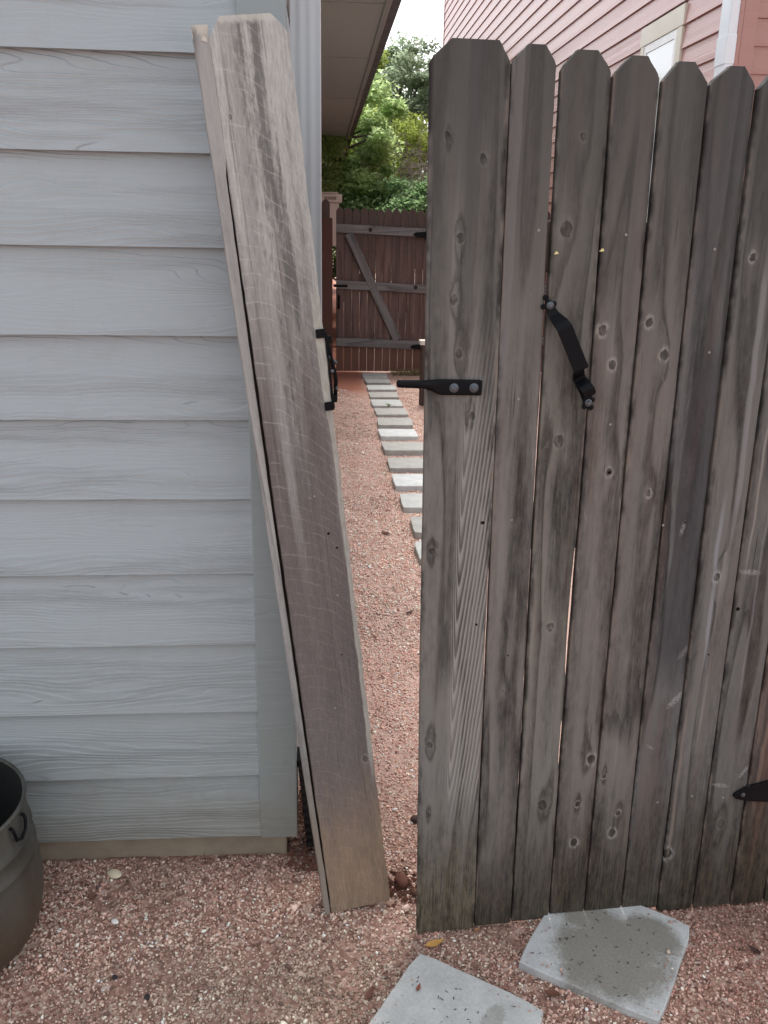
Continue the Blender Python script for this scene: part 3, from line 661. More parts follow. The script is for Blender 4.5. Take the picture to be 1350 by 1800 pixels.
def hexbolt(parent, loc, s=1.0):
    b_ = MB(); b_.disc((0, 0, 0), .0085 * s, .0014, 16)
    h = [[(r_ * math.cos(k * math.pi / 3 + .3), -y_, r_ * math.sin(k * math.pi / 3 + .3)) for k in range(6)] for r_, y_ in ((.0062 * s, .001), (.0062 * s, .0045 * s), (.0045 * s, .0058 * s))]
    b_.rings(h); return b_.build('bolt', BOLT, parent, loc=loc)
# striker bar
secs = [(-.0765, .0045, .0045, 1.2362, 0), (-.0745, .0070, .0070, 1.2362, 0), (-.045, .0076, .0076, 1.2355, 0), (-.024, .0082, .0074, 1.2345, .0), (-.012, .0100, .0060, 1.2325, .002), (-.001, .0135, .0032, 1.2300, .0045), (.006, .0145, .0026, 1.2290, .005), (.077, .0145, .0026, 1.2275, .005), (.081, .0130, .0024, 1.2273, .005)]
rg = []
for (u, hh, ht, zc, yo) in secs:
    e = .5 if ht < .004 else 1.0
    r_ = []
    for k in range(16):
        a = 2 * math.pi * k / 16; ca, sa = math.cos(a), math.sin(a)
        r_.append((u, -.009 + yo + ht * math.copysign(abs(ca) ** e, ca), zc + hh * math.copysign(abs(sa) ** e, sa)))
    rg.append(r_)
b = MB(); b.rings(rg); strik = b.build('latch_bar', STEEL, gate, smooth=False, bevel=.0006)
for q in (.029, .066): hexbolt(strik, (q, -.0060, 1.2275))
for pz in strik.data.polygons: pz.use_smooth = True
# pull handle: bent flat bar
def flatbar(path, widths, th, perp):
    b_ = MB(); rg_ = []
    for (u, z, y), wd in zip(path, widths):
        pu, pz = perp[0] * wd / 2, perp[1] * wd / 2
        rg_.append([(u - pu, y, z - pz), (u + pu, y, z + pz), (u + pu, y - th, z + pz), (u - pu, y - th, z - pz)])
    b_.rings(rg_); return b_
D_ = Vector((.088, 0, -.176)).normalized(); PP = (-D_.z, D_.x)
PP = (.894, .447)
HA = [(.192, 1.384, -.001), (.196, 1.377, -.001), (.201, 1.366, -.001), (.207, 1.358, -.003), (.213, 1.347, -.024), (.219, 1.338, -.031), (.2555, 1.2655, -.031), (.257, 1.262, -.028), (.256, 1.259, -.018), (.262, 1.246, -.006), (.272, 1.232, -.003), (.281, 1.213, -.001), (.286, 1.199, -.001), (.289, 1.188, -.001)]
HW = [.006, .016, .018, .020, .027, .028, .028, .027, .022, .024, .024, .020, .018, .008]
hd = flatbar(HA, HW, .0035, PP)
hb_ = hd.build('pull_handle', STEEL, gate, bevel=.0008)
for (u, z, r) in ((.190, 1.388, .0055), (.187, 1.372, .005), (.206, 1.377, .005), (.292, 1.189, .0055), (.280, 1.191, .005), (.294, 1.203, .0045)):
    MB().disc((0, 0, 0), r, .0035, 12).build('ornament', STEEL, hb_, loc=(u, -.001, z))
hexbolt(hb_, (.1985, -.0045, 1.3745), .8); hexbolt(hb_, (.286, -.0045, 1.198), .8)
# thumb hook curling over the lower part
hk = [(.266, 1.240, -.006), (.270, 1.234, -.018), (.275, 1.226, -.024), (.281, 1.216, -.020), (.283, 1.210, -.008)]
flatbar(hk, [.024] * 5, .004, PP).build('hook', STEEL, hb_, bevel=.0008)
# strap hinge at the lower right
o_ = [(.705, .306), (.7075, .3125), (.714, .317), (.722, .3215), (.73, .326), (.745, .331), (.80, .343), (.93, .343), (.93, .281), (.80, .283), (.745, .2895), (.722, .295), (.712, .2985)]
b = MB(); b.rings([[(u, -.0005, z) for u, z in o_], [(u, -.0045, z) for u, z in o_]]); hg = b.build('strap_hinge', STEEL, gate, bevel=.0008)
hexbolt(hg, (.7275, -.0048, .3085), .62); hexbolt(hg, (.80, -.0048, .311), .62); hexbolt(hg, (.88, -.0048, .311), .62)

# ------------------------------------------------------------------ slabs and pavers
def slab_mat(name, col, wet=None):
    m = NM(name); o = m.tc.outputs['Object']
    n1 = m.noise(o, 14, 5, .65); n2 = m.noise(o, 160, 4, .65); n3 = m.noise(o, 700, 2, .6)
    c = m.mix(m.ss(m.add(m.mul(n1, .6), m.mul(n2, .4)), .3, .7), tuple(x * .78 for x in col), tuple(x * 1.14 for x in col))
    c = m.mix(m.ss(n3, .68, .76, 0, .5), c, tuple(x * .35 for x in col)); c = m.mix(m.ss(m.noise(o, 330, 2, .5), .68, .74, 0, .5), c, (.62, .62, .6))
    rough = .85
    if wet:
        X, Y, Z = m.xyz(o)
        wn = m.add(m.mul(m.sub(m.noise(o, 16, 4, .6), .5), 1.5), m.mul(m.sub(n2, .5), .5))
        d_ = None
        for (cx, cy, rx, ry) in wet:
            q = m.add(m.mul(m.math('POWER', m.mul(m.sub(X, cx), 1 / rx), 2), 1), m.math('POWER', m.mul(m.sub(Y, cy), 1 / ry), 2))
            d_ = q if d_ is None else m.math('MINIMUM', d_, q)
        k = m.ss(m.add(d_, wn), .5, 1.35, 1, 0)
        c = m.mix(m.mul(k, .85 if len(wet) > 1 else .45), c, m.mix(n2, (.115, .106, .085), (.235, .22, .185)))
    sp = m.noise(m.vmul(o, (1, 2.2, 1)), 70, 2, .5); c = m.mix(m.ss(sp, .72, .76, 0, .75), c, (.03, .025, .02))
    return m.done(c, rough, m.bump(m.add(m.mul(n2, 1), m.mul(n3, .4)), .0012, .6), .2)
def paver(loc, rz, sx, sy, top, th, mat, label, group, tilt=(0, 0), chips=()):
    n = 7; b_ = MB(); pts_ = []
    cor = [(-sx / 2, -sy / 2), (sx / 2, -sy / 2), (sx / 2, sy / 2), (-sx / 2, sy / 2)]
    for i in range(4):
        a = cor[i]; c_ = cor[(i + 1) % 4]
        for k in range(n):
            t = k / n; j = rnd.uniform(-1, 1) * .0016
            ch_ = .0045 if k == 0 else 0
            x = a[0] + (c_[0] - a[0]) * t; y = a[1] + (c_[1] - a[1]) * t
            x += (-math.copysign(ch_, x) if ch_ else 0) + j; y += (-math.copysign(ch_, y) if ch_ else 0) + j
            pts_.append((x, y))
    b_.rings([[(x, y, -th) for x, y in pts_], [(x, y, -.003) for x, y in pts_], [(x * .985, y * .985, 0) for x, y in pts_]])
    o = b_.build('paver', mat, None, loc=(loc[0], loc[1], top), rot=(tilt[0], tilt[1], rz))
    return tag(o, label, 'paver', group)
SA = slab_mat('damp_concrete_paver', (.44, .45, .445), [(.02, -.03, .125, .13), (.075, .07, .075, .055), (-.06, .05, .07, .05)])
SB = slab_mat('speckled_concrete_paver', (.455, .462, .45), [(.06, .07, .02, .04)])
rzA = math.atan2(1.301 - 1.470, .658 - .410)
uA = Vector((math.cos(rzA), math.sin(rzA), 0)); vA = Vector((-uA.y, uA.x, 0))
TA = .0185
cA = Vector((.410, 1.470, 0)) + uA * .15 + vA * .155
paver((cA.x, cA.y), rzA, .30, .30, TA, .045, SA, 'square grey paver with a large damp brown stain at the foot of the gate', 'square pavers in front of the gate', (R(.3), R(-.4)))
cB = Vector((.208, 1.506, 0)) + uA * .142 - vA * .15
paver((cB.x, cB.y), rzA, .29, .30, TA + .004, .045, SB, 'square grey speckled paver cut off by the bottom edge of the photo', 'square pavers in front of the gate')
PM = [slab_mat('alley_paver_%d' % i, c) for i, c in enumerate([(.38, .375, .35), (.46, .465, .45), (.33, .335, .32), (.54, .55, .545)])]
plist = [(9.18, 9.45, .70, 1), (8.82, 9.09, .70, 2), (8.44, 8.71, .733, 1), (8.04, 8.31, .72, 0), (7.62, 7.90, .718, 1), (7.24, 7.51, .73, 0), (6.79, 7.07, .728, 0), (6.40, 6.67, .725, 3), (5.955, 6.225, .735, 0), (5.50, 5.765, .735, 0), (5.07, 5.335, .74, 3), (4.645, 4.91, .74, 1), (4.215, 4.48, .745, 0), (3.83, 4.09, .74, 1)]
plab = ['small pale paver farthest down the alley touching the back gate', 'dark grey paver, second from the back gate', 'pale paver third from the back gate with a ragged left corner', 'plain grey paver fourth from the back gate', 'light paver fifth from the back gate with a green weed at its edge', 'grey paver sixth from the back gate with pale chips before it',
        'grey paver seventh from the back gate, turned clockwise', 'white blotched paver eighth from the back gate', 'grey paver ninth from the back gate with pale smears', 'brownish grey paver tenth from the back gate', 'pale paver eleventh from the back gate, lightest near the gate picket', 'light grey paver twelfth from the back gate with streaks', 'thin sliver of paver thirteenth from the back gate', 'nearest alley paver, half hidden behind the gate edge']
for i, (ya, yb, xr, mi) in enumerate(plist):
    xl = [.44, .448, .45, .45, .448, .458, .450, .438, .434, .442, .440, .452, .472, .456][i]
    paver(((xl + xr) / 2, (ya + yb) / 2), R(rnd.uniform(-1.6, 1.6) - (2.5 if i == 6 else 0)), xr - xl, yb - ya, (.030 if i > 5 else .024) + rnd.uniform(-.003, .003), .06, PM[mi], plab[i], 'pavers of the alley path', (R(rnd.uniform(-.8, .8)), R(rnd.uniform(-.8, .8))))

sp_xy = []
for c_ in (cA, cB):
    for _ in range(60):
        e_ = rnd.choice([-1, 1]) * rnd.uniform(.118, .146); t_ = rnd.uniform(-.14, .14); a_, b_2 = (e_, t_) if rnd.random() < .5 else (t_, e_)
        q = c_ + uA * a_ + vA * b_2; sp_xy.append((q.x, q.y))
o3 = scatter('gravel', np.array(sp_xy), .0026, ICO, ICF, TA + .007, dark=lambda xy, c: c * 1.2)
tag(o3, 'loose crumbs of pink gravel spilled onto the edges of the two square pavers', 'gravel', kind='stuff')
# ------------------------------------------------------------------ metal bucket
def bucket_mat():
    m = NM('weathered_galvanised_bucket'); o = m.tc.outputs['Object']; X, Y, Z = m.xyz(o)
    n1 = m.noise(m.vmul(o, (1, 1, .6)), 9, 5, .65); n2 = m.noise(o, 90, 4, .6)
    c = m.mix(m.ss(n1, .3, .7), (.032, .034, .030), (.088, .086, .075))
    low = m.ss(m.add(Z, m.mul(m.sub(n1, .5), .25)), .05, .27, 1, 0)
    c = m.mix(m.mul(low, .75), c, m.mix(n2, (.062, .040, .024), (.15, .105, .065)))
    c = m.mix(m.ss(n2, .62, .75, 0, .3), c, (.16, .155, .14))
    return m.done(c, m.ss(n1, .3, .7, .42, .65), m.bump(m.add(n1, m.mul(n2, .3)), .002, .5), .5, .35)
bc = empty('metal_bucket', 'dark rusty round metal tub with side handle beside the grey siding', 'tub', (-.836, 1.612, 0))
prof = [(.165, .0), (.186, .004), (.200, .02), (.214, .055), (.2205, .09), (.2225, .125), (.2205, .165), (.2165, .195), (.2150, .207), (.2172, .212), (.2172, .217), (.2128, .223), (.2105, .25), (.2125, .256), (.2125, .261), (.2085, .267), (.2060, .30), (.2045, .335)]
n = 72
def lathe(prof, mi=0, b_=None, cap0=False, cap1=False):
    b_ = b_ or MB()
    b_.rings([[(r * math.cos(2 * math.pi * k / n), r * math.sin(2 * math.pi * k / n), z) for k in range(n)] for r, z in prof], cap0, cap1, mi); return b_
BM = bucket_mat()
b = lathe(prof, cap0=True); b.build('body', BM, bc, smooth=True)
b = lathe([(.2020, .335), (.2035, .25), (.205, .19), (.204, .15), (.19, .06), (.175, .03)], cap1=True); b.build('lining', simple('dark_inside', (.012, .012, .012), .8, .2), bc, smooth=True)
b = MB(); rimc = [(.2045 + .0045 * math.cos(a), .338 + .0045 * math.sin(a)) for a in np.linspace(0, 2 * math.pi, 9)[:-1]]
ring_v = []
b2 = MB(); nn = 72
b2.add([(r * math.cos(2 * math.pi * k / nn), r * math.sin(2 * math.pi * k / nn), z) for k in range(nn) for r, z in rimc],
       [(k * 8 + i, ((k + 1) % nn) * 8 + i, ((k + 1) % nn) * 8 + (i + 1) % 8, k * 8 + (i + 1) % 8) for k in range(nn) for i in range(8)])
b2.build('rim', BM, bc, smooth=True)
ha = R(-8); cx_, cy_ = math.cos(ha), math.sin(ha)
hp = [(.2055, -.024, .324), (.211, -.025, .322), (.214, -.024, .312), (.2145, -.019, .292), (.2145, 0, .282), (.2145, .019, .292), (.214, .024, .312), (.211, .025, .322), (.2055, .024, .324)]
hp = [(x * cx_ - y * cy_, x * cy_ + y * cx_, z) for x, y, z in hp]
MB().tube(hp, .0035, 8).build('handle', STEEL, bc, smooth=True)

# ------------------------------------------------------------------ back gate, fences
FY = 9.66
REDW = wood('red_brown_fence_wood', (.065, .040, .034), (.21, .140, .122), 3., rings=7, useobj=True, pale=.10, red=.5, length=1.7, top=(.085, .062, .055),
            extra=lambda m, c, X, Z, Xs, Zs: m.mix(m.ss(Z, .26, .30, .75, 0), c, (.19, .095, .068)))
GRYW = wood('grey_rail_wood', (.075, .072, .073), (.22, .21, .208), 9., rings=7, axis='x', pale=.2)
def fpicket(w_, h_, parent, loc, mat, name='picket'):
    rows = [(0, 0, w_), (h_ * .5, 0, w_), (h_ - .04, .0, w_), (h_ - .022, .006, w_ - .006), (h_ - .008, .018, w_ - .018), (h_, .032, w_ - .032)]
    return board_loft(rows, .016, .002).build(name, mat, parent, loc=loc)
bg_ = empty('back_gate', 'reddish brown picket gate with grey rails and diagonal brace at the alley end', 'gate', (.165, FY, .012))
nP = 13; wP = (1.255 - .165) / nP
for i in range(nP):
    sx_ = rnd.uniform(-.001, .001)
    fpicket(wP - .0028 + sx_ * .6, 1.69 - .0012 * i + rnd.uniform(-.008, .008), bg_, (i * wP, .0 + rnd.uniform(0, .003), 0), REDW)
def rail(x0, z0, x1, z1, h_, parent, y0=-.038, y1=-.001, name='rail'):
    b_ = MB(); b_.rings([[(x0, y0, z0), (x0, y0, z0 + h_), (x0, y1, z0 + h_), (x0, y1, z0)], [(x1, y0, z1), (x1, y0, z1 + h_), (x1, y1, z1 + h_), (x1, y1, z1)]])
    return b_.build(name, GRYW, parent, bevel=.004)
rail(0, 1.445, 1.08, 1.405, .085, bg_); rail(0, .875, 1.08, .835, .085, bg_); rail(0, .275, 1.08, .235, .09, bg_)
# end stile on the left and brace
MB().box(0, .07, -.020, -.0012, .366, .872).build('stile', REDW, bg_, bevel=.003)
a0 = Vector((.13, 1.435)); a1 = Vector((.66, .345)); dr = (a1 - a0)
bl_ = dr.length; ang_ = math.atan2(-dr.y, dr.x)
MB().box(0, bl_, -.0425, -.0012, -.043, .043).build('brace', GRYW, bg_, bevel=.003, loc=(a0.x, 0, a0.y), rot=(0, ang_, 0))
for (z, nm) in ((1.435, 0), (.272, 1)):
    o_ = [(.80, 0), (.83, .022), (.93, .03), (.945, .05), (1.06, .055), (1.06, -.055), (.945, -.05), (.93, -.03), (.83, -.022)]
    b = MB(); b.rings([[(x, -.046, z + zz_) for x, zz_ in o_], [(x, -.0405, z + zz_) for x, zz_ in o_]]); b.build('hinge', STEEL, bg_, bevel=.002)
    MB().tube([(.99, -.052, z - .075), (.99, -.052, z + .075)], .011, 8).build('hinge_pin', STEEL, bg_)
MB().box(-.03, .12, -.048, -.0395, .892, .916).build('latch', STEEL, bg_, bevel=.002)
MB().tube([(.03, -.024, .80), (.03, -.058, .79), (.03, -.060, .68), (.03, -.024, .67)], .010, 8).build('handle', STEEL, bg_, smooth=True)
for (x, z) in ((.355, 1.475), (.845, .90)):
    MB().disc((0, 0, 0), .022, .003, 14).build('knot', simple('dark_knot', (.03, .022, .02), .8), bg_, loc=(x, -.0375, z))
MB().box(1.13, 1.165, -.06, -.01, .1, 1.80).build('post', simple('black_painted_post', (.012, .012, .013), .5), bg_)
# piece of fence between the house and the back gate, with its post
fl = empty('fence', 'dark red-brown fence pickets and tall post left of the back gate by the house', 'fence', (-.06, FY + .02, .012))
fpicket(.085, 1.77, fl, (-.02, 0, 0), REDW); fpicket(.085, 1.765, fl, (.075, 0, 0), REDW)
REDP = simple('stained_red_post', (.095, .045, .037), .75, .2, 0, .3, 14, .002)
MB().box(.075, .185, -.20, -.10, -.02, 1.585).build('post', REDP, fl, bevel=.006)
fr_ = empty('fence', 'brown picket fence continuing right of the back gate to the red house', 'fence', (1.33, FY + .02, .012))
for i in range(14): fpicket(.085, 1.70 + rnd.uniform(-.008, .008), fr_, (i * .092, 0, 0), REDW)
for z in (.3, .85, 1.4): rail(0, z, 1.3, z, .085, fr_)
# stub post with a pale cap on the right of the alley
sp_ = empty('stub_post', 'short dark wooden post with pale cap half behind the gate edge', 'post', (.925, 7.80, 0))
MB().box(-.045, .045, -.045, .045, -.05, .535).build('shaft', wood('dark_post_wood', (.03, .02, .018), (.08, .055, .045), 4.), sp_, bevel=.004)
MB().box(-.06, .06, -.055, .055, .536, .575).build('cap', simple('cream_cap', (.62, .58, .5), .6), sp_, bevel=.006)

# ------------------------------------------------------------------ tan box over the fence
ub = empty('utility_box', 'pale pinkish tan box with a vented cap rising behind the back fence', 'utility box', (.13, 11.8, 0))
TANM = simple('pinkish_tan_paint', (.72, .62, .55), .6, .3, 0, .05, 12, .0006)
MB().box(-.2, .105, .0, .3, 1.28, 1.80).build('body', TANM, ub, bevel=.006)
MB().box(-.24, .145, -.03, .33, 1.803, 1.905).build('cap', TANM, ub, bevel=.01)
MB().box(-.21, .10, .0, .30, 1.908, 1.928).build('lid', TANM, ub, bevel=.006)
b = MB()
for i in range(7): b.box(-.075 + i * .022, -.060 + i * .022, -.0335, -.0305, 1.835, 1.872)
b.build('vent', simple('vent_grille', (.27, .20, .18), .7), ub)
for x in (-.18, .08): MB().box(x, x + .03, .1, .2, -.02, 1.279).build('leg', STEEL, ub)

# ------------------------------------------------------------------ red house
RX, RY = 2.80, 6.42
sr = RX / 2.048
REDS = siding_mat('glare_lightened_red_siding', (.44, .228, .202), 6., .0010)  # side wall coloured lighter than the front to paint in bright glare
REDF = siding_mat('red_painted_front_siding', (.36, .175, .145), 6., .0010)
REDT = siding_mat('red_painted_trim', (.37, .18, .15), 4., .0007)
CRM = simple('cream_window_trim', (.72, .68, .58), .55, .3, 0, .04, 8, .0004)
rh = empty('red_house', 'tall red lap sided house behind the gate, glare painted into its side wall, with cream trimmed window', 'house', (RX, RY, 0))
RE = .170; RLEN = 22.05 - RY; RTOP = 7.2
WY0, WY1, WZ1 = 5.431 * sr - RY, 6.11 * sr - RY, 1.5 + (2.620 - 1.5) * sr
WZ0 = WZ1 - 1.35
nb = int(RTOP / RE); zoff = 1.5 + (2.4975 - 1.5) * sr; zoff = zoff - math.floor(zoff / RE) * RE
for k in range(nb):
    z = zoff + RE * k; H_ = RE + .028
    segs = [(.13, RLEN)]
    if WZ0 - .12 < z + RE and z < WZ1 + .10: segs = [(.13, WY0 - .005), (WY1 + .005, RLEN)]
    for a, c_ in segs:
        b = MB(); b.rings([[(-.008, a, 0), (.010, a, 0), (.020, a, H_), (.012, a, H_)], [(-.008, c_, 0), (.010, c_, 0), (.020, c_, H_), (.012, c_, H_)]]); b.build('siding_board', REDS, rh, loc=(0, 0, z))
    b = MB(); b.rings([[(.115, 0, 0), (.115, .010, 0), (.115, .020, H_), (.115, .012, H_)], [(7, 0, 0), (7, .010, 0), (7, .020, H_), (7, .012, H_)]]); b.build('siding_board', REDF, rh, loc=(0, 0, z + .02))
MB().box(.024, 7, .024, RLEN, 0, RTOP + .1).build('wall', REDT, rh)
MB().box(-.012, .0175, -.006, .13, 0, RTOP).build('corner_board', REDT, rh, bevel=.003); MB().box(.0180, .115, -.0065, .017, 0, RTOP).build('corner_board', REDT, rh, bevel=.003)
MB().box(-.012, .03, RLEN, RLEN + .10, 0, RTOP).build('corner_board', REDT, rh, bevel=.003)
b = MB(); b.add([(-.4, -.5, RTOP - .1), (7.4, -.5, RTOP - .1), (7.4, RLEN + .5, RTOP - .1), (-.4, RLEN + .5, RTOP - .1), (3.5, 3, RTOP + 2.2), (3.5, RLEN - 3, RTOP + 2.2)], [(0, 1, 4), (1, 2, 5, 4), (2, 3, 5), (3, 0, 4, 5), (0, 3, 2, 1)])
b.build('roof', simple('dark_shingles', (.10, .09, .085), .9), rh)
# window: parts with panes and trims
win = MB().box(.0, .022, WY0 + .105, WY1 - .085, WZ0, WZ1 - .105).build('window', simple('window_sash_white', (.72, .72, .70), .4), rh)
MB().box(-.0185, .012, WY0 - .02, WY1 + .02, WZ1, WZ1 + .148).build('head_trim', CRM, win, bevel=.003)
MB().box(-.0165, .012, WY0, WY0 + .105, WZ0 - .1, WZ1 - .002).build('side_trim', CRM, win, bevel=.003)
MB().box(-.0165, .012, WY1 - .085, WY1, WZ0 - .1, WZ1 - .002).build('side_trim', CRM, win, bevel=.003)
MB().box(-.0165, -.004, WY0 + .1055, WY1 - .0855, WZ0 - .1, WZ0 + .0).build('sill', CRM, win, bevel=.003)
# white vinyl frame
b = MB(); yA, yB, zA, zB = WY0 + .108, WY1 - .088, WZ0 + .002, WZ1 - .005
for (p0, p1, q0, q1) in ((yA, yB, zB - .06, zB), (yA, yB, zA, zA + .05), (yA, yA + .05, zA + .0505, zB - .0605), (yB - .05, yB, zA + .0505, zB - .0605)): b.box(-.012, -.002, p0, p1, q0, q1)
b.build('frame', simple('white_vinyl', (.80, .80, .79), .35), win)
gm = NM('pale_glazing'); gm.done((.75, .78, .80), .06, None, .8); gm = gm.m
MB().box(-.0055, -.0025, yA + .0505, yB - .0505, zA + .051, zB - .061).build('pane', gm, win)
# white downspout at the red house corner
RW_ = simple('white_downspout_paint', (.72, .76, .80), .4, .4, 0, .04, 10, .0003)
b = MB(); b.rings([[(-.075, .0, z), (-.010, .0, z), (-.010, .16, z), (-.075, .16, z)] for z in (.2, 2.68, 2.681, RTOP)]); d2_ = b.build('downspout', RW_, rh, bevel=.006)
MB().box(-.079, -.0085, -.004, .164, 2.60, 2.78).build('coupling', RW_, d2_, bevel=.003)

# ------------------------------------------------------------------ trees
def leaf_mat(name, c0, c1, tr=.35):
    m = NM(name); a = m.t.nodes.new('ShaderNodeAttribute'); a.attribute_name = 'tint'
    col = m.mix(m.xyz(a.outputs['Color'])[0], c0, c1); m.done(col, .55, None, .3)
    t = m.t.nodes.new('ShaderNodeBsdfTranslucent'); m.setin(t.inputs[0], m.mix(.5, col, c1)); x = m.t.nodes.new('ShaderNodeMixShader'); x.inputs[0].default_value = tr
    m.t.links.new(m.b.outputs[0], x.inputs[1]); m.t.links.new(t.outputs[0], x.inputs[2]); m.t.links.new(x.outputs[0], m.out.inputs[0]); return m.m
BARK = simple('dark_bark', (.065, .052, .042), .9, .2, 0, .35, 30, .006)
def leaves(name, centers, rad, per, size, mat, parent, droop=.0, flat=.6):
    nC = len(centers); n_ = nC * per
    c = np.repeat(np.array(centers), per, 0); rr = np.repeat(np.array(rad), per)
    d_ = rng.normal(size=(n_, 3)); d_ /= np.linalg.norm(d_, axis=1)[:, None]
    p = c + d_ * (rng.uniform(0, 1, n_) ** .5 * rr)[:, None] * np.array([1, 1, flat]); p[:, 2] -= droop * rr * rng.uniform(0, 1, n_)
    a = rng.normal(size=(n_, 3)); a[:, 2] *= .6; a /= np.linalg.norm(a, axis=1)[:, None]
    nrm_ = rng.normal(size=(n_, 3)) * .7 + np.array([0, 0, 1.]); bq = np.cross(nrm_, a); bq /= np.linalg.norm(bq, axis=1)[:, None]
    s = size * rng.uniform(.6, 1.35, n_)[:, None]
    V = np.stack([p - a * s, p + bq * s * .48, p + a * s, p - bq * s * .48], 1)
    me = bpy.data.meshes.new(name); me.vertices.add(n_ * 4); me.vertices.foreach_set('co', V.reshape(-1))
    me.loops.add(n_ * 4); me.loops.foreach_set('vertex_index', np.arange(n_ * 4, dtype=np.int32)); me.polygons.add(n_)
    me.polygons.foreach_set('loop_start', (np.arange(n_) * 4).astype(np.int32)); me.polygons.foreach_set('loop_total', np.full(n_, 4, np.int32))
    t = np.clip(np.repeat(rng.uniform(.1, .9, nC), per) * .6 + rng.uniform(0, .4, n_), 0, 1)
    at = me.color_attributes.new('tint', 'FLOAT_COLOR', 'POINT'); at.data.foreach_set('color', np.repeat(np.column_stack([t, t, t, np.ones(n_)]), 4, 0).reshape(-1).astype(np.float32))
    me.materials.append(mat); me.update(calc_edges=True); o = bpy.data.objects.new(name, me); C.objects.link(o); o.parent = parent
    return o
def tree(label, base, trunk_top, crown_c, crown_r, nclump, per, size, mat, clr=(.18, .42), nlimb=9, tr=.12, droop=0., flat=.6, shell=.5, name='tree'):
    t = empty(name, label, 'tree', base)
    B = Vector(base); T = Vector(trunk_top) - B; cc = Vector(crown_c) - B
    b_ = MB(); mid = T * .5 + Vector((rnd.uniform(-.1, .1), rnd.uniform(-.1, .1), 0))
    b_.tube([(0, 0, -.1), mid * .5, mid, T], [tr * 1.25, tr, tr * .85, tr * .6], 9); b_.build('trunk', BARK, t, smooth=True)
    b_ = MB(); cl = []; ra = []
    for i in range(nclump):
        while True:
            v = Vector([rnd.uniform(-1, 1) for _ in range(3)])
            if v.length < 1 and v.length > shell * rnd.random(): break
        cl.append(cc + Vector((v.x * crown_r[0], v.y * crown_r[1], v.z * crown_r[2]))); ra.append(rnd.uniform(*clr))
    for i in range(nlimb):
        e = cl[rnd.randrange(len(cl))]; s_ = T * rnd.uniform(.7, 1); m1 = s_.lerp(e, .45) + Vector((rnd.uniform(-.15, .15), rnd.uniform(-.15, .15), rnd.uniform(0, .25)))
        b_.tube([s_, m1, e], [tr * .42, tr * .24, tr * .06], 6)
        for _ in range(3):
            e2 = cl[rnd.randrange(len(cl))]
            if (e2 - e).length < max(crown_r) * .9: b_.tube([m1, m1.lerp(e2, .55) + Vector((0, 0, .08)), e2], [tr * .16, tr * .10, tr * .03], 5)
    b_.build('limbs', BARK, t, smooth=True)
    leaves('crown', [tuple(v) for v in cl], ra, per, size, mat, t, droop, flat)
    return t
L1 = leaf_mat('bright_green_leaves', (.24, .38, .14), (.58, .72, .36), .72)
L2 = leaf_mat('yellow_green_leaves', (.13, .19, .04), (.40, .48, .11), .66)
L3 = leaf_mat('dark_green_leaves', (.10, .20, .09), (.34, .50, .24), .68)
L4 = leaf_mat('grey_green_leaves', (.15, .22, .13), (.44, .53, .36), .66)
tree('light green oak with drooping leaves beside the end of the eave', (-1.3, 14.6, 0), (-1.1, 14.5, 2.6), (.05, 14.2, 2.70), (1.2, 1.2, 1.2), 150, 330, .042, L1, (.14, .34), 12, .14, .5)
tree('tall grey-green tree with sky showing through its crown', (1.9, 21.5, 0), (1.75, 21.4, 3.6), (1.5, 21, 3.95), (2.0, 1.5, 1.55), 160, 230, .050, L4, (.18, .42), 16, .13, .3, shell=.4)
tree('yellow-green cedar in the middle behind the back fence', (1.55, 17.2, 0), (1.45, 17.2, 2.4), (1.25, 17, 2.75), (1.0, .9, .85), 60, 330, .036, L2, (.16, .36), 10, .11, .1)
tree('narrow yellow-green treetop against the gutter edge', (.55, 19.4, 0), (.7, 19.3, 3.4), (.85, 19.2, 3.75), (.42, .6, 1.35), 50, 260, .036, L2, (.14, .30), 10, .09, .1)
tree('dark green undergrowth tree low behind the back fence', (.95, 13.4, 0), (.95, 13.4, 1.3), (.95, 13.5, 1.45), (1.6, .7, .72), 120, 260, .034, L3, (.16, .36), 8, .09, .1, name='tree')
tree('dark evergreen standing deep behind the other trees', (1.1, 22.6, 0), (1.1, 22.6, 2.4), (1.0, 23.2, 1.9), (3.0, .8, 1.35), 150, 240, .052, L3, (.3, .55), 8, .16, 0.)
# bare thicket
bt = empty('bare_shrub', 'tangle of leafless grey twigs at the right behind the back fence', 'shrub', (1.75, 13.9, 0))
TW = simple('grey_twig_bark', (.27, .23, .20), .9, .1)
b = MB(); b.tube([(0, 0, -.05), (-.05, 0, .8), (-.15, 0, 1.4)], [.05, .04, .02], 7); b.build('stem', TW, bt)
b = MB()
for i in range(420):
    c0 = Vector((-.25 + rnd.gauss(0, .24), rnd.gauss(0, .3), 2.1 + rnd.gauss(0, .33))); d_ = Vector((rnd.gauss(0, 1), rnd.gauss(0, .6), rnd.gauss(0, .8))).normalized() * rnd.uniform(.12, .4)
    b.tube([c0, c0 + d_ * .5 + Vector((rnd.gauss(0, .03), 0, rnd.gauss(0, .03))), c0 + d_], [.0055, .004, .0015], 4)
for i in range(16):
    c0 = Vector((-.15, 0, 1.35)); e = Vector((-.25 + rnd.gauss(0, .25), rnd.gauss(0, .3), 2.1 + rnd.gauss(0, .35))); b.tube([c0, c0.lerp(e, .5) + Vector((rnd.gauss(0, .06), 0, .06)), e], [.014, .009, .004], 5)
o = b.build('twigs', TW, bt); o['kind'] = 'stuff'

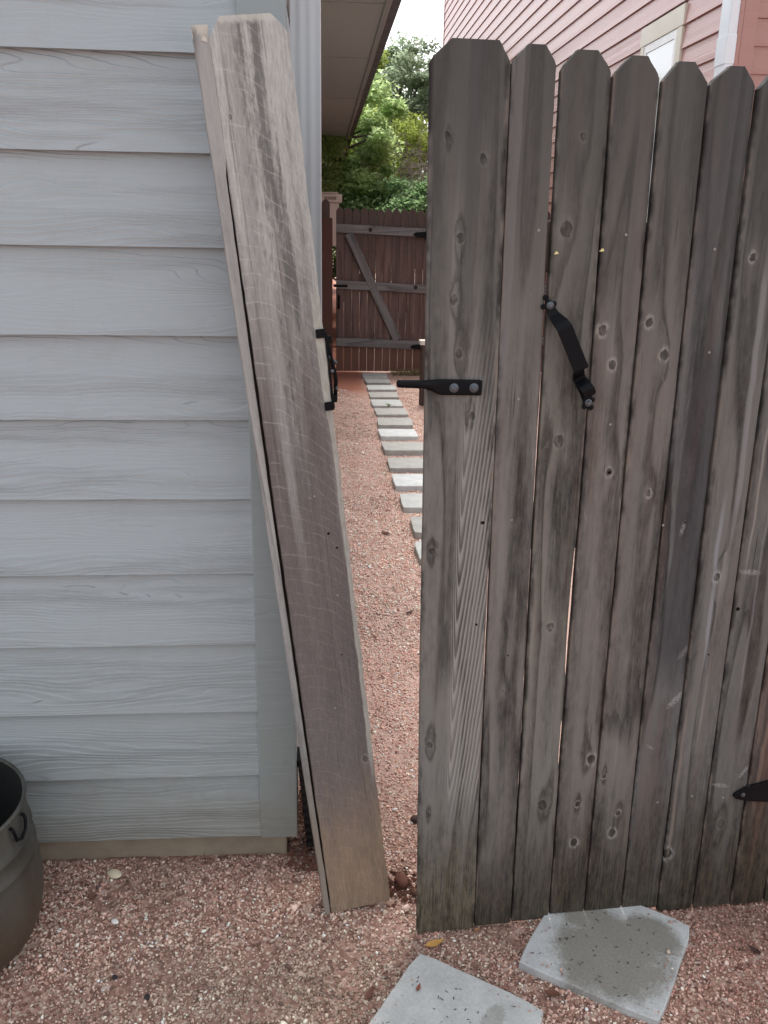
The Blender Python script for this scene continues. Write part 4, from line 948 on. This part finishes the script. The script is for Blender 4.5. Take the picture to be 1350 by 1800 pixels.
# ------------------------------------------------------------------ litter
def leaf(label, x, y, size, col, rz, z=None, curl=.3, name='fallen_leaf'):
    b_ = MB(); n_ = 6; L = []; Rr = []; M_ = []
    for i in range(n_ + 1):
        t = i / n_; wdt = math.sin(math.pi * t ** .8) * .42 + .01; zc = curl * size * (t - .4) ** 2
        L.append((t * size - size / 2, wdt * size * .5, zc + curl * wdt * size * .22 + .001)); M_.append((t * size - size / 2, 0, zc)); Rr.append((t * size - size / 2, -wdt * size * .5, zc + curl * wdt * size * .3 + .001))
    v = L + M_ + Rr; k = n_ + 1
    fs = [(i, k + i, k + i + 1, i + 1) for i in range(n_)] + [(k + i, 2 * k + i, 2 * k + i + 1, k + i + 1) for i in range(n_)]
    top = [(p[0], p[1], p[2] + .0006) for p in v]
    b_.add(v + top, [tuple(reversed(q)) for q in fs] + [tuple(len(v) + j for j in q) for q in fs])
    o = b_.build(name, simple('dry_leaf', col, .7, .2, 0, .35, 120, .0008), None, smooth=True, loc=(x, y, (gh(x, y) if z is None else z) + .006), rot=(rnd.uniform(-.25, .25), rnd.uniform(-.25, .25), rz))
    return tag(o, label, 'leaf', 'fallen leaves on the gravel')
leaf('yellow-tan leaf lying at the left foot of the big gate', .245, 1.548, .045, (.50, .28, .09), .2)
leaf('dark brown leaf right of the damp paver', .945, 1.492, .032, (.05, .025, .02), 2.3)
leaf('reddish leaf resting on the cut-off speckled paver', .193, 1.405, .020, (.24, .09, .06), 1.1, TA + .003)
leaf('brown leaf left of the cut-off speckled paver', .095, 1.42, .035, (.12, .055, .04), .9)
leaf('small grey-brown leaf in front of the leaning boards', -.075, 1.50, .022, (.14, .09, .075), 2.0)
leaf('dark curled leaf near the bottom edge of the gravel', -.145, 1.335, .038, (.10, .05, .04), .4)
leaf('brown leaf between the two square pavers', .47, 1.40, .036, (.13, .06, .04), 2.7)
leaf('orange leaf at the gate foot near the second picket', .345, 1.582, .018, (.40, .20, .09), .6)
leaf('dead brown leaf in the alley behind the leaning boards', .36, 3.3, .05, (.10, .05, .04), .7)
leaf('curled dark leaf in the alley nearer the pavers', .33, 4.3, .06, (.12, .06, .04), 2.2)
leaf('brown leaf beside the metal tub', -.54, 1.73, .03, (.16, .08, .06), 1.9)
def rock(label, x, y, s, col, flat=.5, sink=.2, name='stone'):
    V = ICO * rng.uniform(.85, 1.12, (12, 1)) * np.array([s, s * .72, s * flat]); b_ = MB(); b_.add([tuple(v) for v in V], [tuple(q) for q in ICF])
    o = b_.build(name, simple('stone_surface', col, .85, .2, 0, .25, 90, .001), None, smooth=True, loc=(x, y, gh(x, y) + s * flat * (1 - sink)), rot=(0, 0, rnd.uniform(0, 3)))
    sd = o.modifiers.new('round', 'SUBSURF'); sd.levels = sd.render_levels = 2
    return tag(o, label, 'stone', 'loose stones on the gravel')
rock('flat cream stone near the grey house foundation', -.503, 1.800, .027, (.62, .55, .40), .35)
rock('small white chip of stone left of centre on the gravel', -.470, 1.648, .013, (.72, .70, .66), .5)
rock('dark round stone just behind the gate edge', .246, 1.972, .020, (.07, .045, .04), .6)
rock('red clod of earth between leaning boards and gate', .188, 1.735, .030, (.13, .055, .04), .55)
rock('smaller brown clod in the hollow by the gate', .215, 1.705, .016, (.10, .05, .035), .6)
rock('dark purple pebble below the cream stone', -.532, 1.762, .010, (.12, .085, .08), .6)
rock('charcoal pebble in the left foreground', -.435, 1.49, .009, (.03, .028, .03), .6)
rock('second charcoal pebble in the left foreground', -.36, 1.44, .010, (.035, .03, .033), .5)
# needles and bark crumbs lying on pavers and gravel
def debris(name, label, pts_, lo, hi, mat):
    b_ = MB()
    for (x, y, z) in pts_:
        a = rnd.uniform(0, 6.3); l_ = rnd.uniform(lo, hi); w_ = rnd.uniform(.0005, .0010); q_ = rnd.uniform(-.5, .5) * l_
        dx_, dy_ = math.cos(a), math.sin(a)
        b_.tube([(x, y, z), (x + dx_ * l_ * .5 - dy_ * q_ * .3, y + dy_ * l_ * .5 + dx_ * q_ * .3, z + rnd.uniform(0, .0015)), (x + dx_ * l_, y + dy_ * l_, z)], [w_, w_, w_ * .5], 4)
    return tag(b_.build(name, mat, None), label, 'debris', kind='stuff')
CR = simple('bark_crumb', (.045, .03, .022), .9, .1)
pp_ = []
for (c_, n_, t_) in ((cA, 55, TA), (cB, 60, TA + .004)):
    for _ in range(n_):
        u_ = rnd.uniform(-.13, .13); v_ = rnd.uniform(-.13, .13); q = c_ + uA * u_ + vA * v_; pp_.append((q.x, q.y, t_ + .0012))
debris('debris', 'tiny dark needles and crumbs scattered on the two square pavers', pp_, .003, .009, CR)
pp_ = []
for _ in range(260):
    x = rnd.uniform(-.75, 1.1); y = rnd.uniform(1.25, 1.85); pp_.append((x, y, gh(x, y) + .006))
for _ in range(420):
    x = rnd.uniform(.05, .44); y = rnd.uniform(2.0, 8.3); pp_.append((x, y, gh(x, y) + .006))
for _ in range(200):
    x = rnd.gauss(.26, .08); y = rnd.gauss(7.0, .35); pp_.append((x, y, gh(x, y) + .008))
debris('debris', 'thin dead twigs and needles scattered over the gravel', pp_, .010, .036, simple('dead_twig', (.12, .075, .055), .9, .1))
# dark bark mulch heaped behind the foot of the boards
b = MB()
for i in range(420):
    x = rnd.uniform(-.085, .06); y = rnd.uniform(1.80, 2.12); s = rnd.uniform(.005, .013); b.add([(x + v[0] * s, y + v[1] * s * .7, gh(x, y) + .002 + max(0, .02 - abs(y - 1.95) * .1) + v[2] * s * .5) for v in OCT * rng.uniform(.6, 1.2, (6, 1))], [tuple(q) for q in OCF])
for i in range(140):
    x = rnd.gauss(.19, .022); y = rnd.gauss(1.725, .03); s = rnd.uniform(.004, .010); b.add([(x + v[0] * s, y + v[1] * s * .7, gh(x, y) + .004 + v[2] * s * .6) for v in OCT * rng.uniform(.6, 1.2, (6, 1))], [tuple(q) for q in OCF])
tag(b.build('mulch', simple('red_brown_mulch', (.10, .045, .033), .95, .1, 0, .5, 60, .001)), 'dark red-brown mulch crumbs heaped by the foot of the leaning boards', 'mulch', kind='stuff')
# a weed at the edge of an alley paver and dry grass at the back gate
b = MB()
for i in range(14):
    a = rnd.uniform(0, 6.3); l_ = rnd.uniform(.015, .035); b.tube([(0, 0, 0), (math.cos(a) * l_ * .4, math.sin(a) * l_ * .4, l_ * .8), (math.cos(a) * l_, math.sin(a) * l_, l_ * .9)], [.003, .003, .001], 4)
tag(b.build('weed', simple('weed_green', (.10, .18, .05), .7), None, loc=(.585, 7.53, .03)), 'small green weed growing between two alley pavers', 'weed')
b = MB()
for i in range(260):
    x = rnd.uniform(.76, 1.15); y = rnd.uniform(9.42, 9.62); l_ = rnd.uniform(.02, .06); b.tube([(x, y, 0), (x + rnd.gauss(0, .02), y - rnd.uniform(0, .03), l_ * .7), (x + rnd.gauss(0, .04), y - rnd.uniform(0, .05), l_)], [.0025, .002, .001], 4)
tag(b.build('dry_grass', simple('dry_grass_blades', (.22, .18, .09), .9), None), 'patchy dry grass along the base of the back gate', 'grass', kind='stuff')
